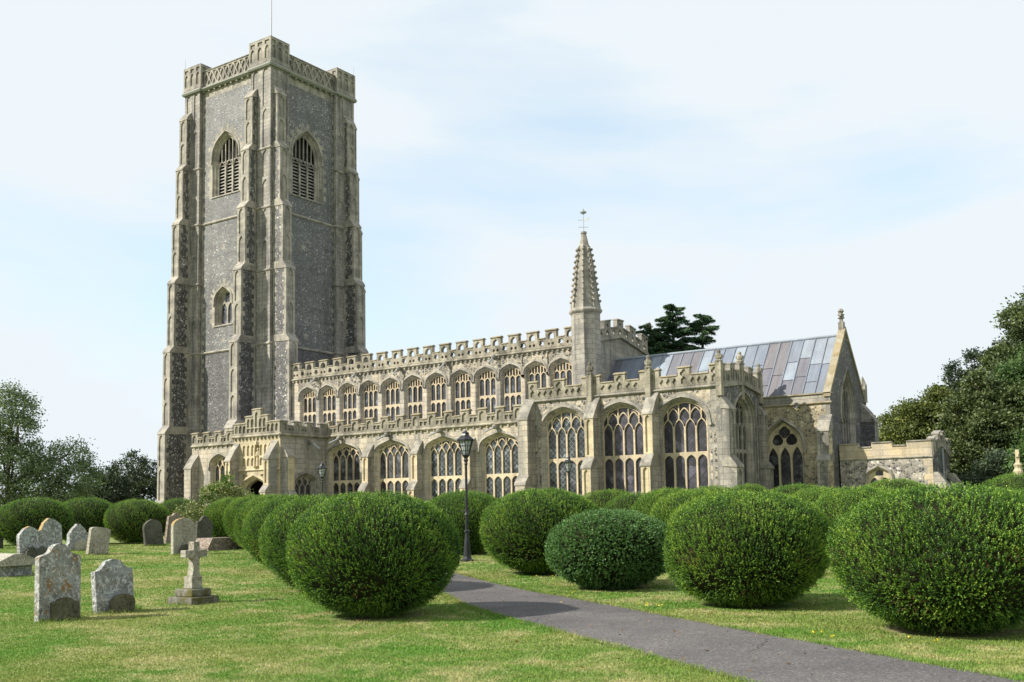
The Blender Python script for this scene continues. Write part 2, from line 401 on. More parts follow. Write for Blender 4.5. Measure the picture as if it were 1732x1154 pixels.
class MB:
    """collects faces; build() makes ONE mesh object with metre UVs"""
    def __init__(s):
        s.v = []; s.f = []; s.m = []
    def face(s, pts, mi=0):
        b = len(s.v)
        s.v += [tuple(p) for p in pts]
        s.f.append(tuple(range(b, b + len(pts))))
        s.m.append(mi)
    def add(s, verts, faces, mi=0):
        b = len(s.v)
        s.v += [tuple(p) for p in verts]
        for f in faces:
            s.f.append(tuple(b + i for i in f)); s.m.append(mi)
    def box(s, p0, p1, mi=0, M=None):
        (x0, y0, z0), (x1, y1, z1) = p0, p1
        c = [Vector((x, y, z)) for z in (z0, z1) for y in (y0, y1) for x in (x0, x1)]
        if M is not None: c = [M @ q for q in c]
        s.add(c, [(0, 2, 3, 1), (4, 5, 7, 6), (0, 1, 5, 4), (2, 6, 7, 3), (0, 4, 6, 2), (1, 3, 7, 5)], mi)
    def tube(s, pts, rad, n=8, mi=0, cap=True):
        pts = [Vector(p) for p in pts]
        rad = rad if isinstance(rad, (list, tuple)) else [rad] * len(pts)
        b = len(s.v)
        for i, p in enumerate(pts):
            d = (pts[min(i + 1, len(pts) - 1)] - pts[max(i - 1, 0)]).normalized()
            a = d.orthogonal().normalized() if abs(d.z) < .95 else Vector((1, 0, 0))
            a = (a - d * a.dot(d)).normalized(); c = d.cross(a)
            for k in range(n):
                t = 2 * math.pi * k / n
                s.v.append(tuple(p + (a * math.cos(t) + c * math.sin(t)) * rad[i]))
        for i in range(len(pts) - 1):
            for k in range(n):
                k2 = (k + 1) % n
                s.f.append((b + i * n + k, b + i * n + k2, b + (i + 1) * n + k2, b + (i + 1) * n + k)); s.m.append(mi)
        if cap:
            s.f.append(tuple(b + k for k in range(n))[::-1]); s.m.append(mi)
            e = b + (len(pts) - 1) * n
            s.f.append(tuple(e + k for k in range(n))); s.m.append(mi)
    def lathe(s, prof, c=(0, 0, 0), n=12, mi=0, rot=0.0):
        b = len(s.v)
        for r, z in prof:
            for k in range(n):
                t = 2 * math.pi * k / n + rot
                s.v.append((c[0] + r * math.cos(t), c[1] + r * math.sin(t), c[2] + z))
        for i in range(len(prof) - 1):
            for k in range(n):
                k2 = (k + 1) % n
                s.f.append((b + i * n + k, b + i * n + k2, b + (i + 1) * n + k2, b + (i + 1) * n + k)); s.m.append(mi)
        s.f.append(tuple(b + k for k in range(n))[::-1]); s.m.append(mi)
        e = b + (len(prof) - 1) * n
        s.f.append(tuple(e + k for k in range(n))); s.m.append(mi)
    def build(s, name, mats, parent=None, off=(0, 0, 0), loc=None, smooth=False):
        me = bpy.data.meshes.new(name)
        V = np.array(s.v, dtype=float).reshape(-1, 3) - np.array(off, dtype=float)
        me.from_pydata(V.tolist(), [], s.f)
        for m in (mats if isinstance(mats, (list, tuple)) else [mats]):
            me.materials.append(MAT[m])
        me.polygons.foreach_set('material_index', s.m)
        uvl = me.uv_layers.new(name='UVMap')
        nl = len(me.loops)
        vi = np.empty(nl, dtype=np.int32); me.loops.foreach_get('vertex_index', vi)
        npoly = len(me.polygons)
        nor = np.empty(npoly * 3); me.polygons.foreach_get('normal', nor); nor = np.abs(nor.reshape(-1, 3))
        tot = np.empty(npoly, dtype=np.int32); me.polygons.foreach_get('loop_total', tot)
        ln = np.repeat(nor, tot, axis=0)
        P = V[vi]
        top = ln[:, 2] > np.maximum(ln[:, 0], ln[:, 1]) * 2.5
        ex = ln[:, 0] > ln[:, 1]
        uv = np.where(ex[:, None], P[:, [1, 2]], P[:, [0, 2]])
        uv[top] = P[top][:, [0, 1]]
        uvl.data.foreach_set('uv', uv.astype(np.float32).ravel())
        if smooth: me.polygons.foreach_set('use_smooth', [True] * npoly)
        o = bpy.data.objects.new(name, me)
        COL.objects.link(o)
        if parent is not None: o.parent = parent
        if loc is not None: o.location = loc
        return o

def inside(p, loop):
    x, y = p; c = False; n = len(loop)
    for i in range(n):
        x1, y1 = loop[i]; x2, y2 = loop[(i + 1) % n]
        if (y1 > y) != (y2 > y) and x < (x2 - x1) * (y - y1) / (y2 - y1) + x1:
            c = not c
    return c

class Fr:
    """a wall frame: u along the wall, z up, d outward"""
    def __init__(s, o, u, n):
        s.o = Vector((*o, 0)); s.u = Vector((*u, 0)); s.n = Vector((*n, 0))
    def P(s, u, z, d=0.0):
        return s.o + s.u * u + s.n * d + Vector((0, 0, z))
def S(y): return Fr((0, y), (1, 0), (0, -1))
def E(x): return Fr((x, 0), (0, 1), (1, 0))
def N(y): return Fr((0, y), (1, 0), (0, 1))
def W(x): return Fr((x, 0), (0, 1), (-1, 0))

def plate(mb, fr, outer, holes, d, mi=0):
    if not holes and len(outer) <= 4:
        mb.face([fr.P(u, z, d) for u, z in outer], mi); return
    vs, es = [], []
    for L in [outer] + list(holes):
        b = len(vs)
        vs += [Vector(p) for p in L]
        es += [(b + i, b + (i + 1) % len(L)) for i in range(len(L))]
    r = delaunay_2d_cdt(vs, es, [], 0, 1e-6)
    v2 = r[0]; keep = []
    for f in r[2]:
        c = ((v2[f[0]].x + v2[f[1]].x + v2[f[2]].x) / 3, (v2[f[0]].y + v2[f[1]].y + v2[f[2]].y) / 3)
        if inside(c, outer) and not any(inside(c, h) for h in holes):
            keep.append(f)
    mb.add([fr.P(p.x, p.y, d) for p in v2], keep, mi)

def rim(mb, fr, loop, d0, d1, mi=0, loop1=None):
    loop1 = loop1 or loop
    n = len(loop)
    vs = [fr.P(u, z, d0) for u, z in loop] + [fr.P(u, z, d1) for u, z in loop1]
    mb.add(vs, [(i, (i + 1) % n, n + (i + 1) % n, n + i) for i in range(n)], mi)

def slab(mb, fr, outer, holes, d0, d1, mi=0, back=True):
    plate(mb, fr, outer, holes, d1, mi)
    if back: plate(mb, fr, outer, holes, d0, mi)
    rim(mb, fr, outer, d0, d1, mi)
    for h in holes: rim(mb, fr, h, d0, d1, mi)

def fbox(mb, fr, u0, u1, z0, z1, d0, d1, mi=0):
    c = [fr.P(u, z, d) for z in (z0, z1) for d in (d0, d1) for u in (u0, u1)]
    mb.add(c, [(0, 2, 3, 1), (4, 5, 7, 6), (0, 1, 5, 4), (2, 6, 7, 3), (0, 4, 6, 2), (1, 3, 7, 5)], mi)

def prism(mb, fr, prof, u0, u1, mi=0):
    """extrude a (d,z) profile along u"""
    n = len(prof)
    vs = [fr.P(u0, z, d) for d, z in prof] + [fr.P(u1, z, d) for d, z in prof]
    mb.add(vs, [(i, (i + 1) % n, n + (i + 1) % n, n + i) for i in range(n)] + [tuple(range(n)), tuple(range(2 * n - 1, n - 1, -1))], mi)

def string(mb, fr, u0, u1, z, p=.14, h=.22, mi=0, d=0.0):
    prism(mb, fr, [(d - .05, z), (d + p * .45, z), (d + p, z + h * .35), (d + p, z + h * .6), (d + .015, z + h), (d - .05, z + h)], u0, u1, mi)

def bez(p0, p1, p2, p3, n):
    o = []
    for i in range(n + 1):
        t = i / n; s = 1 - t
        o.append((s**3 * p0[0] + 3 * s * s * t * p1[0] + 3 * s * t * t * p2[0] + t**3 * p3[0],
                  s**3 * p0[1] + 3 * s * s * t * p1[1] + 3 * s * t * t * p2[1] + t**3 * p3[1]))
    return o

def arch(u0, u1, zs, za, slope=.35, n=9):
    w = (u1 - u0) / 2; h = za - zs; c = (u0 + u1) / 2
    half = bez((0, 0), (0, .62 * h), (w * .45, h - w * .55 * slope), (w, h), n)
    L = [(u0 + a, zs + b) for a, b in half]
    Rr = [(u1 - a, zs + b) for a, b in half[:-1]][::-1]
    return L + Rr

def interp(pts, u):
    for (a, za), (b, zb) in zip(pts, pts[1:]):
        if a <= u <= b + 1e-9:
            return za if b - a < 1e-9 else za + (zb - za) * (u - a) / (b - a)
    return pts[0][1] if u < pts[0][0] else pts[-1][1]

def mono(u0, u1, bot, top, ns=12, eps=.05):
    run = []
    for i in range(ns + 1):
        u = u0 + (u1 - u0) * i / ns
        b, t = bot(u), top(u)
        if t - b > eps: run.append((u, b, t))
        elif len(run) > 2: break
        else: run = []
    if len(run) < 3: return None
    return [(u, b) for u, b, t in run] + [(u, t) for u, b, t in run[::-1]]

CH = (-45.0, 58.0, 0.5)
church = empty('church', CH)
tag(church, 'large flint and limestone parish church with tall buttressed tower and battlements', 'church')
def cb(mb, name, mats, parent=None, smooth=False):
    return mb.build(name, mats, parent or church, off=CH, smooth=smooth)

def lobed(cu, cz, r, k=4, rot=0.0, depth=.28, n=28):
    return [(cu + r * (1 - depth + depth * abs(math.cos(k * (t + rot) / 2))) * math.cos(t), cz + r * (1 - depth + depth * abs(math.cos(k * (t + rot) / 2))) * math.sin(t))
            for t in [2 * math.pi * i / n for i in range(n)]]

def window(fr, c, w, sill, zs, za, n, trans=None, head=None, rise=None, style='panel', slope=.35, inset=.28, stone_m='stone_gold',
           glass_m='glass_dark', hood=True, mull=.11, louvres=False, hood_m='stone_grey', deep=.5, jamb_m=None, label=None):
    u0, u1 = c - w / 2, c + w / 2
    def outl(e):
        a = arch(u0 + e, u1 - e, zs, za - e * 1.05, slope)
        return [(u1 - e, sill + e * .35), (u0 + e, sill + e * .35)][::-1] and [(u0 + e, sill + e * .35)] + a + [(u1 - e, sill + e * .35)]
    hole = outl(0)
    wm = MB()
    st = [(0, 0), (.05, -deep * .12), (.05, -deep * .3), (inset * .55, -deep * .45), (inset * .6, -deep * .65), (inset, -deep)]
    for (e0, d0), (e1, d1) in zip(st, st[1:]):
        rim(wm, fr, outl(e0), d0, d1, 0, outl(e1))
    if hood:
        L0 = arch(u0 - .02, u1 + .02, zs, za + .02, slope); L1 = arch(u0 - .15, u1 + .15, zs, za + .16, slope)
        L0 = [(L0[0][0], zs - .12)] + L0 + [(L0[-1][0], zs - .12)]
        L1 = [(L1[0][0], zs - .12)] + L1 + [(L1[-1][0], zs - .12)]
        k = len(L0)
        for i in range(k - 1):
            a, b, cc, dd = L0[i], L0[i + 1], L1[i + 1], L1[i]
            for (p, q, d0, d1) in ((a, b, 0, .10), (dd, cc, .0, .06)):
                wm.face([fr.P(*p, d0), fr.P(*q, d0), fr.P(*q, d1), fr.P(*p, d1)], 1)
            wm.face([fr.P(*a, .10), fr.P(*b, .10), fr.P(*cc, .06), fr.P(*dd, .06)], 1)
        for uu in (u0 - .2, u1 + .02):
            fbox(wm, fr, uu, uu + .18, zs - .26, zs - .10, 0, .13, 1)
    prism(wm, fr, [(.0, sill - .14), (.08, sill - .14), (.08, sill - .06), (.0, sill + .004)], u0 - .08, u1 + .08, 1)
    wo = cb(wm, 'window', [jamb_m or stone_m, hood_m])
    if label: wo['label'] = label
    # tracery plate with a hole for every light
    inner = outl(inset)
    a0, a1 = u0 + inset, u1 - inset
    at = arch(a0, a1, zs, za - inset * 1.05, slope, 14)
    s0 = sill + inset * .35
    A = lambda u: interp(at, u) - .055
    lw = (a1 - a0 - .12 - (n - 1) * mull) / n
    rise = rise or lw * .75
    head = head or zs
    Ls = [(a0 + .06 + i * (lw + mull), a0 + .06 + i * (lw + mull) + lw) for i in range(n)]
    hs = [head] * n if not isinstance(head, (list, tuple)) else list(head)
    def hc(a, b, zt, rs):
        def f(u):
            t = min(1, abs(2 * (u - (a + b) / 2) / (b - a)))
            return zt - rs * (.35 * t + .65 * (1 - math.sqrt(max(0, 1 - t * t))))
        return f
    holes = []
    for (a, b), hz in zip(Ls, hs):
        lo = s0 + .06
        if trans:
            f = hc(a, b, trans - .09, lw * .5)
            holes.append(mono(a, b, lambda u: lo, lambda u: min(f(u), A(u))))
            lo2 = trans + .07
        else: lo2 = lo
        g = hc(a, b, hz, rise)
        holes.append(mono(a, b, lambda u: lo2, lambda u: min(g(u), A(u))))
    G = [hc(a, b, hz, rise) for (a, b), hz in zip(Ls, hs)]
    m2 = .07
    def bot(u):
        for (a, b), g in zip(Ls, G):
            if a - mull / 2 <= u <= b + mull / 2: return g(u) + .075
        return G[0](Ls[0][0]) + .075
    if style == 'panel':      # panels stand on the light apexes, centred on the mullions
        mids = [a0 + .02] + [(a + b) / 2 for a, b in Ls] + [a1 - .02]
        ph = (za - inset - max(hs)) * .62
        for a, b in zip(mids, mids[1:]):
            p, q = a + m2 / 2, b - m2 / 2
            k = hc(p, q, max(hs) + ph, (q - p) * .7)
            holes.append(mono(p, q, bot, lambda u: min(A(u), k(u))))
            h = mono(p, q, lambda u: k(u) + .07, A)
            if h: holes.append(h)
    elif style == 'perp':     # two narrow panels over every light
        for (a, b) in Ls:
            mid = (a + b) / 2
            for p, q in ((a - mull / 2 + m2 / 2, mid - m2 / 2), (mid + m2 / 2, b + mull / 2 - m2 / 2)):
                holes.append(mono(p, q, bot, A, 8))
    elif style == 'flow':     # three ogee lights, two mouchettes and a quatrefoil
        zc = hs[1] + .12
        holes += [lobed(c - .43, hs[0] + .44, .36, 3, .5, .16), lobed(c + .43, hs[0] + .44, .36, 3, 2.6, .16),
                  lobed(c, za - inset - .62, .37, 4, 0, .18)]
    elif style == 'Y':
        m = (Ls[0][1] + Ls[-1][0]) / 2
        holes.append(mono(m - lw * .42, m + lw * .42, lambda u: hs[0] - .12 + .1 + abs(0) + (.0 if abs(u - m) > 9 else max(0, .30 - abs(u - m)) * 0) + .12, A, 10))
    holes = [h for h in holes if h]
    tm = MB()
    slab(tm, fr, inner, holes, -deep - .10, -deep + .02, 0, back=False)
    cb(tm, 'tracery', [stone_m], wo)
    if louvres:
        lm = MB()
        z = s0
        while z < head + .2:
            prism(lm, fr, [(-deep - .10, z), (-deep - .10, z + .035), (-deep - .42, z + .32), (-deep - .42, z + .285)], a0, a1, 0)
            z += .30
        cb(lm, 'louvres', ['louvre'], wo)
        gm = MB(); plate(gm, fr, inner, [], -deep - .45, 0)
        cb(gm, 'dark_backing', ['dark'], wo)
    else:
        gm = MB(); plate(gm, fr, inner, [], -deep - .08, 0)
        cb(gm, 'glass', [glass_m], wo)
    return hole

def quoin_face(mb, fr, u0, u1, z0, z1, d, mf, ms, left=True, right=True, ql=.26, ch=.42, seed=0):
    rs = random.Random(seed + int(u0 * 13) + int(z0 * 7))
    nrow = max(1, round((z1 - z0) / ch)); w = u1 - u0
    ql = min(ql, w * .22)
    for i in range(nrow):
        a = z0 + (z1 - z0) * i / nrow; b = z0 + (z1 - z0) * (i + 1) / nrow
        l = (ql * (1.55 if i % 2 else .8) * rs.uniform(.85, 1.15)) if left else 0
        r = (ql * (.8 if i % 2 else 1.55) * rs.uniform(.85, 1.15)) if right else 0
        xs = [u0, u0 + l, u1 - r, u1]
        for k, m in ((0, ms), (1, mf), (2, ms)):
            if xs[k + 1] - xs[k] > 1e-4:
                mb.face([fr.P(xs[k], a, d), fr.P(xs[k + 1], a, d), fr.P(xs[k + 1], b, d), fr.P(xs[k], b, d)], m)

def niche_panel(u0, u1, z0, z1):
    w = u1 - u0
    return [(u0, z0)] + arch(u0, u1, z1 - w * .8, z1, .8, 5) + [(u1, z0)]

def panel_face(mb, fr, u0, u1, z0, z1, d, mi, mback, rec=.09, margin=.16, seg=2.6, tie=True):
    """stone face with blind arched panels cut into it"""
    w = u1 - u0
    n = max(1, round((z1 - z0) / seg)); holes = []
    for i in range(n):
        a = z0 + (z1 - z0) * i / n + .12; b = z0 + (z1 - z0) * (i + 1) / n - .12
        if b - a > .4 and w - 2 * margin > .12:
            holes.append(niche_panel(u0 + margin, u1 - margin, a, b))
    plate(mb, fr, [(u0, z0), (u1, z0), (u1, z1), (u0, z1)], holes, d, mi)
    for h in holes:
        rim(mb, fr, h, d, d - rec, mi); plate(mb, fr, h, [], d - rec, mback)

def buttress(fr, par, c, w, z0, stages, mats, flintside=False, panel=True, top='slope', name='buttress', cap_k=1.5):
    """stages: [(z_top, projection)], weathered set-offs between; mats: front, side stone, flint, weathering"""
    mb = MB(); u0, u1 = c - w / 2, c + w / 2
    zb = z0
    for i, (zt, p) in enumerate(stages):
        pn = stages[i + 1][1] if i + 1 < len(stages) else 0.0
        if panel: panel_face(mb, fr, u0, u1, zb, zt, p, 0, 0, margin=min(.2, w * .24))
        else: mb.face([fr.P(u0, zb, p), fr.P(u1, zb, p), fr.P(u1, zt, p), fr.P(u0, zt, p)], 0)
        for sgn in (-1, 1):
            uu = u1 if sgn > 0 else u0
            sf = Fr(fr.P(uu, 0, 0).to_2d(), fr.n.to_2d(), (fr.u * sgn).to_2d())
            if flintside and p > .3: quoin_face(mb, sf, 0, p, zb, zt, 0, 2, 1)
            else: mb.face([sf.P(0, zb), sf.P(p, zb), sf.P(p, zt), sf.P(0, zt)], 1)
        h = (p - pn) * cap_k
        prism(mb, fr, [(-.02, zt), (p + .045, zt - .08), (p + .045, zt - .01), (p + .01, zt + .08), (p - (p - pn) * .45, zt + h * .55), (pn, zt + h), (-.02, zt + h)], u0 - .05, u1 + .05, 3)
        zb = zt + h if pn > 0 else zt
        if pn > 0:
            # body behind the weathering
            fbox(mb, fr, u0, u1, zt, zb, -.02, pn - .003, 1)
    return cb(mb, name, mats, par)

def parapet(fr, par, u0, u1, z0, zc, zm, merl, d=.06, th=.30, pierced=False, mat='stone_parapet', mb=None, holes_on=True, cop='lichen_coping', pat='arch'):
    own = mb is None
    mb = mb or MB()
    outer = [(u0, z0), (u1, z0)]
    top = []
    cur = u0
    for a, b in merl:
        if a > cur + .02: top += [(cur, zc), (a, zc)]
        top += [(a, zm), (b, zm)]; cur = b
    if cur < u1 - .02: top += [(cur, zc), (u1, zc)]
    outer = outer + top[::-1]
    holes = []
    if holes_on:
        for a, b in merl:
            if b - a > .3:
                m = (a + b) / 2; hw = min(.26, (b - a) / 2 - .10)
                if pat == 'lozenge':
                    holes.append(lobed(m, z0 + (zm - z0) * .70, min(hw, .24), 4)); holes.append([(m - .17, z0 + .14), (m + .17, z0 + .14), (m + .17, z0 + .42), (m, z0 + .58), (m - .17, z0 + .42)])
                else:
                    holes.append([(m - hw, zc - .05 if pierced else z0 + .16)] + arch(m - hw, m + hw, zm - hw * 1.5, zm - .10, .9, 5) + [(m + hw, zc - .05 if pierced else z0 + .16)])
                    if pierced: holes += [lobed(m - .17, z0 + .24, .12, 4), lobed(m + .17, z0 + .24, .12, 4)]
        gaps = [(x[1], y[0]) for x, y in zip(merl, merl[1:])]
        for a, b in gaps:
            w = b - a
            if pat == 'lozenge':
                k = max(1, round(w / .42))
                for i in range(k):
                    m = a + w * (i + .5) / k; q = w / k * .42; zz = (z0 + zc) / 2 - .02; hh = (zc - z0) * .36
                    holes.append([(m - q, zz), (m, zz - hh), (m + q, zz), (m, zz + hh)])
            elif w > .3:
                m = (a + b) / 2; q = min(.23, w / 2 - .07)
                if pat == 'square':
                    for k in (-1, 1):
                        mm = m + k * w * .24; q2 = w * .17
                        holes.append([(mm - q2, z0 + .14), (mm + q2, z0 + .14), (mm + q2, zc - .16), (mm - q2, zc - .16)])
                else: holes.append(lobed(m, (z0 + zc) / 2, min(q, (zc - z0) * .36), 5 if pierced else 4, .3, .4))
    if pierced:
        slab(mb, fr, outer, holes, d - th, d, 0)
    else:
        slab(mb, fr, outer, [], d - th, d - .09, 0)
        slab(mb, fr, outer, holes, d - .088, d, 0, back=False)
    for a, b in merl:
        prism(mb, fr, [(d - th - .05, zm), (d + .06, zm), (d + .05, zm + .05), (d - th / 2, zm + .13), (d - th - .05, zm + .06)], a - .05, b + .05, 1)
    cur = u0
    for a, b in list(merl) + [(u1, u1)]:
        if a > cur + .1: prism(mb, fr, [(d - th - .04, zc + .003), (d + .05, zc + .003), (d + .04, zc + .05), (d - th / 2, zc + .10), (d - th - .04, zc + .05)], cur + .06, a - .06, 1)
        cur = b
    if own: return cb(mb, 'parapet', [mat, cop], par)

def merlons(u0, u1, sp, w, first):
    o = []; x = first
    while x < u1 + w:
        a, b = max(u0, x - w / 2), min(u1, x + w / 2)
        if b - a > .12: o.append((a, b))
        x += sp
    return o

def spout(fr, par, u, z, L=.55, drop=.35, skew=-.35):
    mb = MB()
    p = [fr.P(u, z, .0), fr.P(u, z + .02, .28)]
    mb.tube(p, [.15, .13], 8, 0)
    mb.lathe([(.05, -.16), (.15, -.10), (.17, .02), (.11, .12), (.02, .15)], fr.P(u, z + .02, .30), 8, 0)
    mb.tube([fr.P(u, z - .04, .36), fr.P(u + skew, z - drop, .36 + L)], [.055, .05], 8, 1)
    cb(mb, 'waterspout', ['stone_grey', 'pipe'], par)

# ================================================================== THE CHURCH
# ---------------------------------------------------------------- tower
TX0, TX1, TY0, TY1 = -77.45, -65.95, 59.65, 70.0      # outer faces of the corner pilasters
FS, FE = 60.05, -66.35                                # flint wall planes, south and east
ZT = 40.55
tm = MB()
fS, fE, fN, fW = S(FS), E(FE), N(TY1 - .4), W(TX0 + .4)
hS = window(fS, -72.22, 3.55, 30.35, 33.7, 36.1, 3, None, 33.55, style='perp', slope=.5, inset=.36, deep=.40, stone_m='stone_tower', louvres=True, mull=.17, hood_m='stone_tower', jamb_m='stone_tower')
hS2 = window(fS, -72.4, 2.3, 18.55, 20.6, 21.95, 2, None, 20.55, style='Y', slope=.6, inset=.32, stone_m='stone_tower', glass_m='glass_blue', mull=.16, hood_m='stone_tower')
hE = window(fE, 64.3, 3.5, 29.85, 33.5, 36.0, 3, None, 33.3, style='perp', slope=.5, inset=.36, deep=.40, stone_m='stone_tower', louvres=True, mull=.17, hood_m='stone_tower')
plate(tm, fS, [(TX0 + .3, 0), (TX1 - .3, 0), (TX1 - .3, ZT), (TX0 + .3, ZT)], [hS, hS2], 0, 0)
plate(tm, fE, [(TY0 + .3, 0), (TY1 - .3, 0), (TY1 - .3, ZT), (TY0 + .3, ZT)], [hE], 0, 0)
plate(tm, fN, [(TX0 + .3, 0), (TX1 - .3, 0), (TX1 - .3, ZT), (TX0 + .3, ZT)], [], 0, 0)
plate(tm, fW, [(TY0 + .3, 0), (TY1 - .3, 0), (TY1 - .3, ZT), (TY0 + .3, ZT)], [], 0, 0)
tm.box((TX0 + .5, TY0 + .5, ZT + .2), (TX1 - .5, TY1 - .5, ZT + .5), 2)
# ashlar voussoirs round the belfry and stair windows, ashlar dado strips and flint stars
def voussoirs(mb, fr, c, w, zs, za, slope, mi, n=17, d=.004):
    a = arch(c - w / 2 - .16, c + w / 2 + .16, zs, za + .17, slope, 10)
    b = arch(c - w / 2 - .75, c + w / 2 + .75, zs, za + .80, slope, 10)
    for i in range(0, len(a) - 1):
        k = 1.0 if i % 2 == 0 else .35
        q = [a[i], a[i + 1], tuple(a[i + 1][j] + (b[i + 1][j] - a[i + 1][j]) * k for j in (0, 1)), tuple(a[i][j] + (b[i][j] - a[i][j]) * k for j in (0, 1))]
        mb.face([fr.P(*p, d) for p in q], mi)
    z = zs; i = 0
    return
voussoirs(tm, fS, -72.22, 3.55, 33.7, 36.1, .5, 1)
voussoirs(tm, fE, 64.3, 3.5, 33.5, 36.0, .5, 1)
voussoirs(tm, fS, -72.4, 2.3, 20.6, 21.95, .6, 1)
for fr, c, w, z0, z1 in ((fS, -72.22, 3.55, 30.2, 33.7), (fE, 64.3, 3.5, 29.7, 33.5), (fS, -72.4, 2.3, 18.4, 20.6)):
    k = 0; z = z0
    while z < z1 - .1:
        zz = min(z + .42, z1); e = .5 if k % 2 else .22
        for a, b in ((c - w / 2 - .16 - e, c - w / 2 - .001), (c + w / 2 + .001, c + w / 2 + .16 + e)):
            tm.face([fr.P(a, z, .004), fr.P(b, z, .004), fr.P(b, zz, .004), fr.P(a, zz, .004)], 1)
        z = zz; k += 1
def star(mb, fr, u, z, r, mi):
    mb.face([fr.P(u + rr * math.sin(i * math.pi / 5), z + rr * math.cos(i * math.pi / 5), .004) for i in range(10) for rr in (r if i % 2 == 0 else r * .42,)], mi)
for u, z in ((-72.4, 25.6), (-72.4, 17.2)): star(tm, fS, u, z, .42, 1)
for u, z in ((63.9, 25.3), (64.2, 17.4)): star(tm, fE, u, z, .42, 1)
for fr, (a, b) in ((fS, (TX0 + 2, TX1 - 2.4)), (fE, (TY0 + 2, TY1 - 2))):
    tm.face([fr.P(a, 39.75, .004), fr.P(b, 39.75, .004), fr.P(b, ZT, .004), fr.P(a, ZT, .004)], 1)
    k = 0; z = .6
    while z < 39.7:      # quoins where the flint meets the pilasters
        e = .42 if k % 2 else .16
        tm.face([fr.P(a - .2, z, .003), fr.P(a + .1 + e, z, .003), fr.P(a + .1 + e, z + .4, .003), fr.P(a - .2, z + .4, .003)], 1)
        e = .16 if k % 2 else .42
        tm.face([fr.P(b - .1 - e, z, .003), fr.P(b + .2, z, .003), fr.P(b + .2, z + .4, .003), fr.P(b - .1 - e, z + .4, .003)], 1)
        z += .42; k += 1
tower = cb(tm, 'tower', ['flint_tower', 'stone_tower', 'lead_blue'])
STR = [9.0, 16.2, 22.5, 28.0, 33.2]
# clasping corner pilasters with blind panels
def pilaster(x0, x1, y0, y1):
    mb = MB()
    for fr, a, b in ((S(y0), x0, x1), (E(x1), y0, y1), (N(y1), x0, x1), (W(x0), y0, y1)):
        zz = [0] + STR + [ZT]
        for z0, z1 in zip(zz, zz[1:]):
            m = a + (b - a) * .5
            panel_face(mb, fr, a, m, z0, z1, 0, 0, 0, rec=.08, margin=.26, seg=3.3)
            panel_face(mb, fr, m, b, z0, z1, 0, 0, 0, rec=.08, margin=.26, seg=3.3)
        for z in STR: string(mb, fr, a - .02, b + .02, z - .1, .10, .22, 1)
    return cb(mb, 'corner_pilaster', ['ashlar_tower', 'stone_tower'], tower)
PW = 2.25
pilaster(TX1 - 2.5, TX1, TY0, TY0 + 2.1); pilaster(TX0, TX0 + 2.1, TY0, TY0 + 2.1)
pilaster(TX1 - PW, TX1, TY1 - 2.4, TY1); pilaster(TX0, TX0 + PW, TY1 - 2.2, TY1)
st = [(9.0, 2.45), (16.3, 2.0), (22.55, 1.62), (28.05, 1.22), (33.2, .85), (38.0, .50)]
bm_ = ['stone_tower', 'stone_tower', 'flint_dark', 'stone_tower']
for fr, c in ((S(TY0), -68.2), (S(TY0), -77.0 - .05), (E(TX1), 60.47), (E(TX1), 69.1), (N(TY1), -66.6), (N(TY1), -76.8), (W(TX0), 60.5), (W(TX0), 69.1)):
    buttress(fr, tower, c, 1.0, 0, st, bm_, flintside=True)
for z, k in ((28.0, 1), (16.2, 1)):
    for fr, (a, b) in ((fS, (TX0 + 2, TX1 - 2.4)), (fE, (TY0 + 2, TY1 - 2)), (fN, (TX0 + 2, TX1 - 2)), (fW, (TY0 + 2, TY1 - 2))):
        sm = MB(); string(sm, fr, a, b, z - .1, .13, .24)
        cb(sm, 'string_course', ['stone_tower'], tower)
# cornice, lattice parapet and corner turrets
cm = MB()
for fr, a, b in ((S(TY0 + .25), TX0 + 2, TX1 - 2), (E(TX1 - .25), TY0 + 2, TY1 - 2), (N(TY1 - .25), TX0 + 2, TX1 - 2), (W(TX0 + .25), TY0 + 2, TY1 - 2)):
    string(cm, fr, a, b, ZT - .12, .28, .40, 0)
    k = a + .3
    while k < b - .2:
        fbox(cm, fr, k, k + .16, ZT - .26, ZT - .10, -.12, .08, 0); k += .75
cb(cm, 'cornice', ['copper'], tower)
for fr, a, b in ((S(TY0 + .28), TX0 + 2.3, TX1 - 2.7), (E(TX1 - .28), TY0 + 2.0, TY1 - 2.3), (N(TY1 - .28), TX0 + 2.2, TX1 - 2.2), (W(TX0 + .28), TY0 + 2, TY1 - 2)):
    mb = MB(); z0, z1 = ZT + .3, 42.3
    mb.face([fr.P(a, z0, -.10), fr.P(b, z0, -.10), fr.P(b, z1 - .03, -.10), fr.P(a, z1 - .03, -.10)], 1)
    n = max(7, round((b - a) / .74)); w = (b - a) / n; q = .085
    hl = []
    for i in range(n):
        m = a + w * (i + .5); zc = (z0 + z1) / 2; hh = (z1 - z0) / 2 - .14
        hl.append([(m - w / 2 + q, zc), (m, zc - hh + q), (m + w / 2 - q, zc), (m, zc + hh - q)])
        if i < n - 1:
            mm = m + w / 2
            hl.append([(mm - w / 2 + q * 1.6, z1 - .14), (mm, zc + q * 1.2), (mm + w / 2 - q * 1.6, z1 - .14)])
            hl.append([(mm - w / 2 + q * 1.6, z0 + .12), (mm + w / 2 - q * 1.6, z0 + .12), (mm, zc - q * 1.2)])
    slab(mb, fr, [(a, z0), (b, z0), (b, z1), (a, z1)], hl, -.16, .0, 0)
    prism(mb, fr, [(-.3, z1), (.06, z1), (.06, z1 + .06), (-.12, z1 + .12), (-.3, z1 + .06)], a, b, 0)
    cb(mb, 'parapet', ['stone_tower', 'stone_grey'], tower)
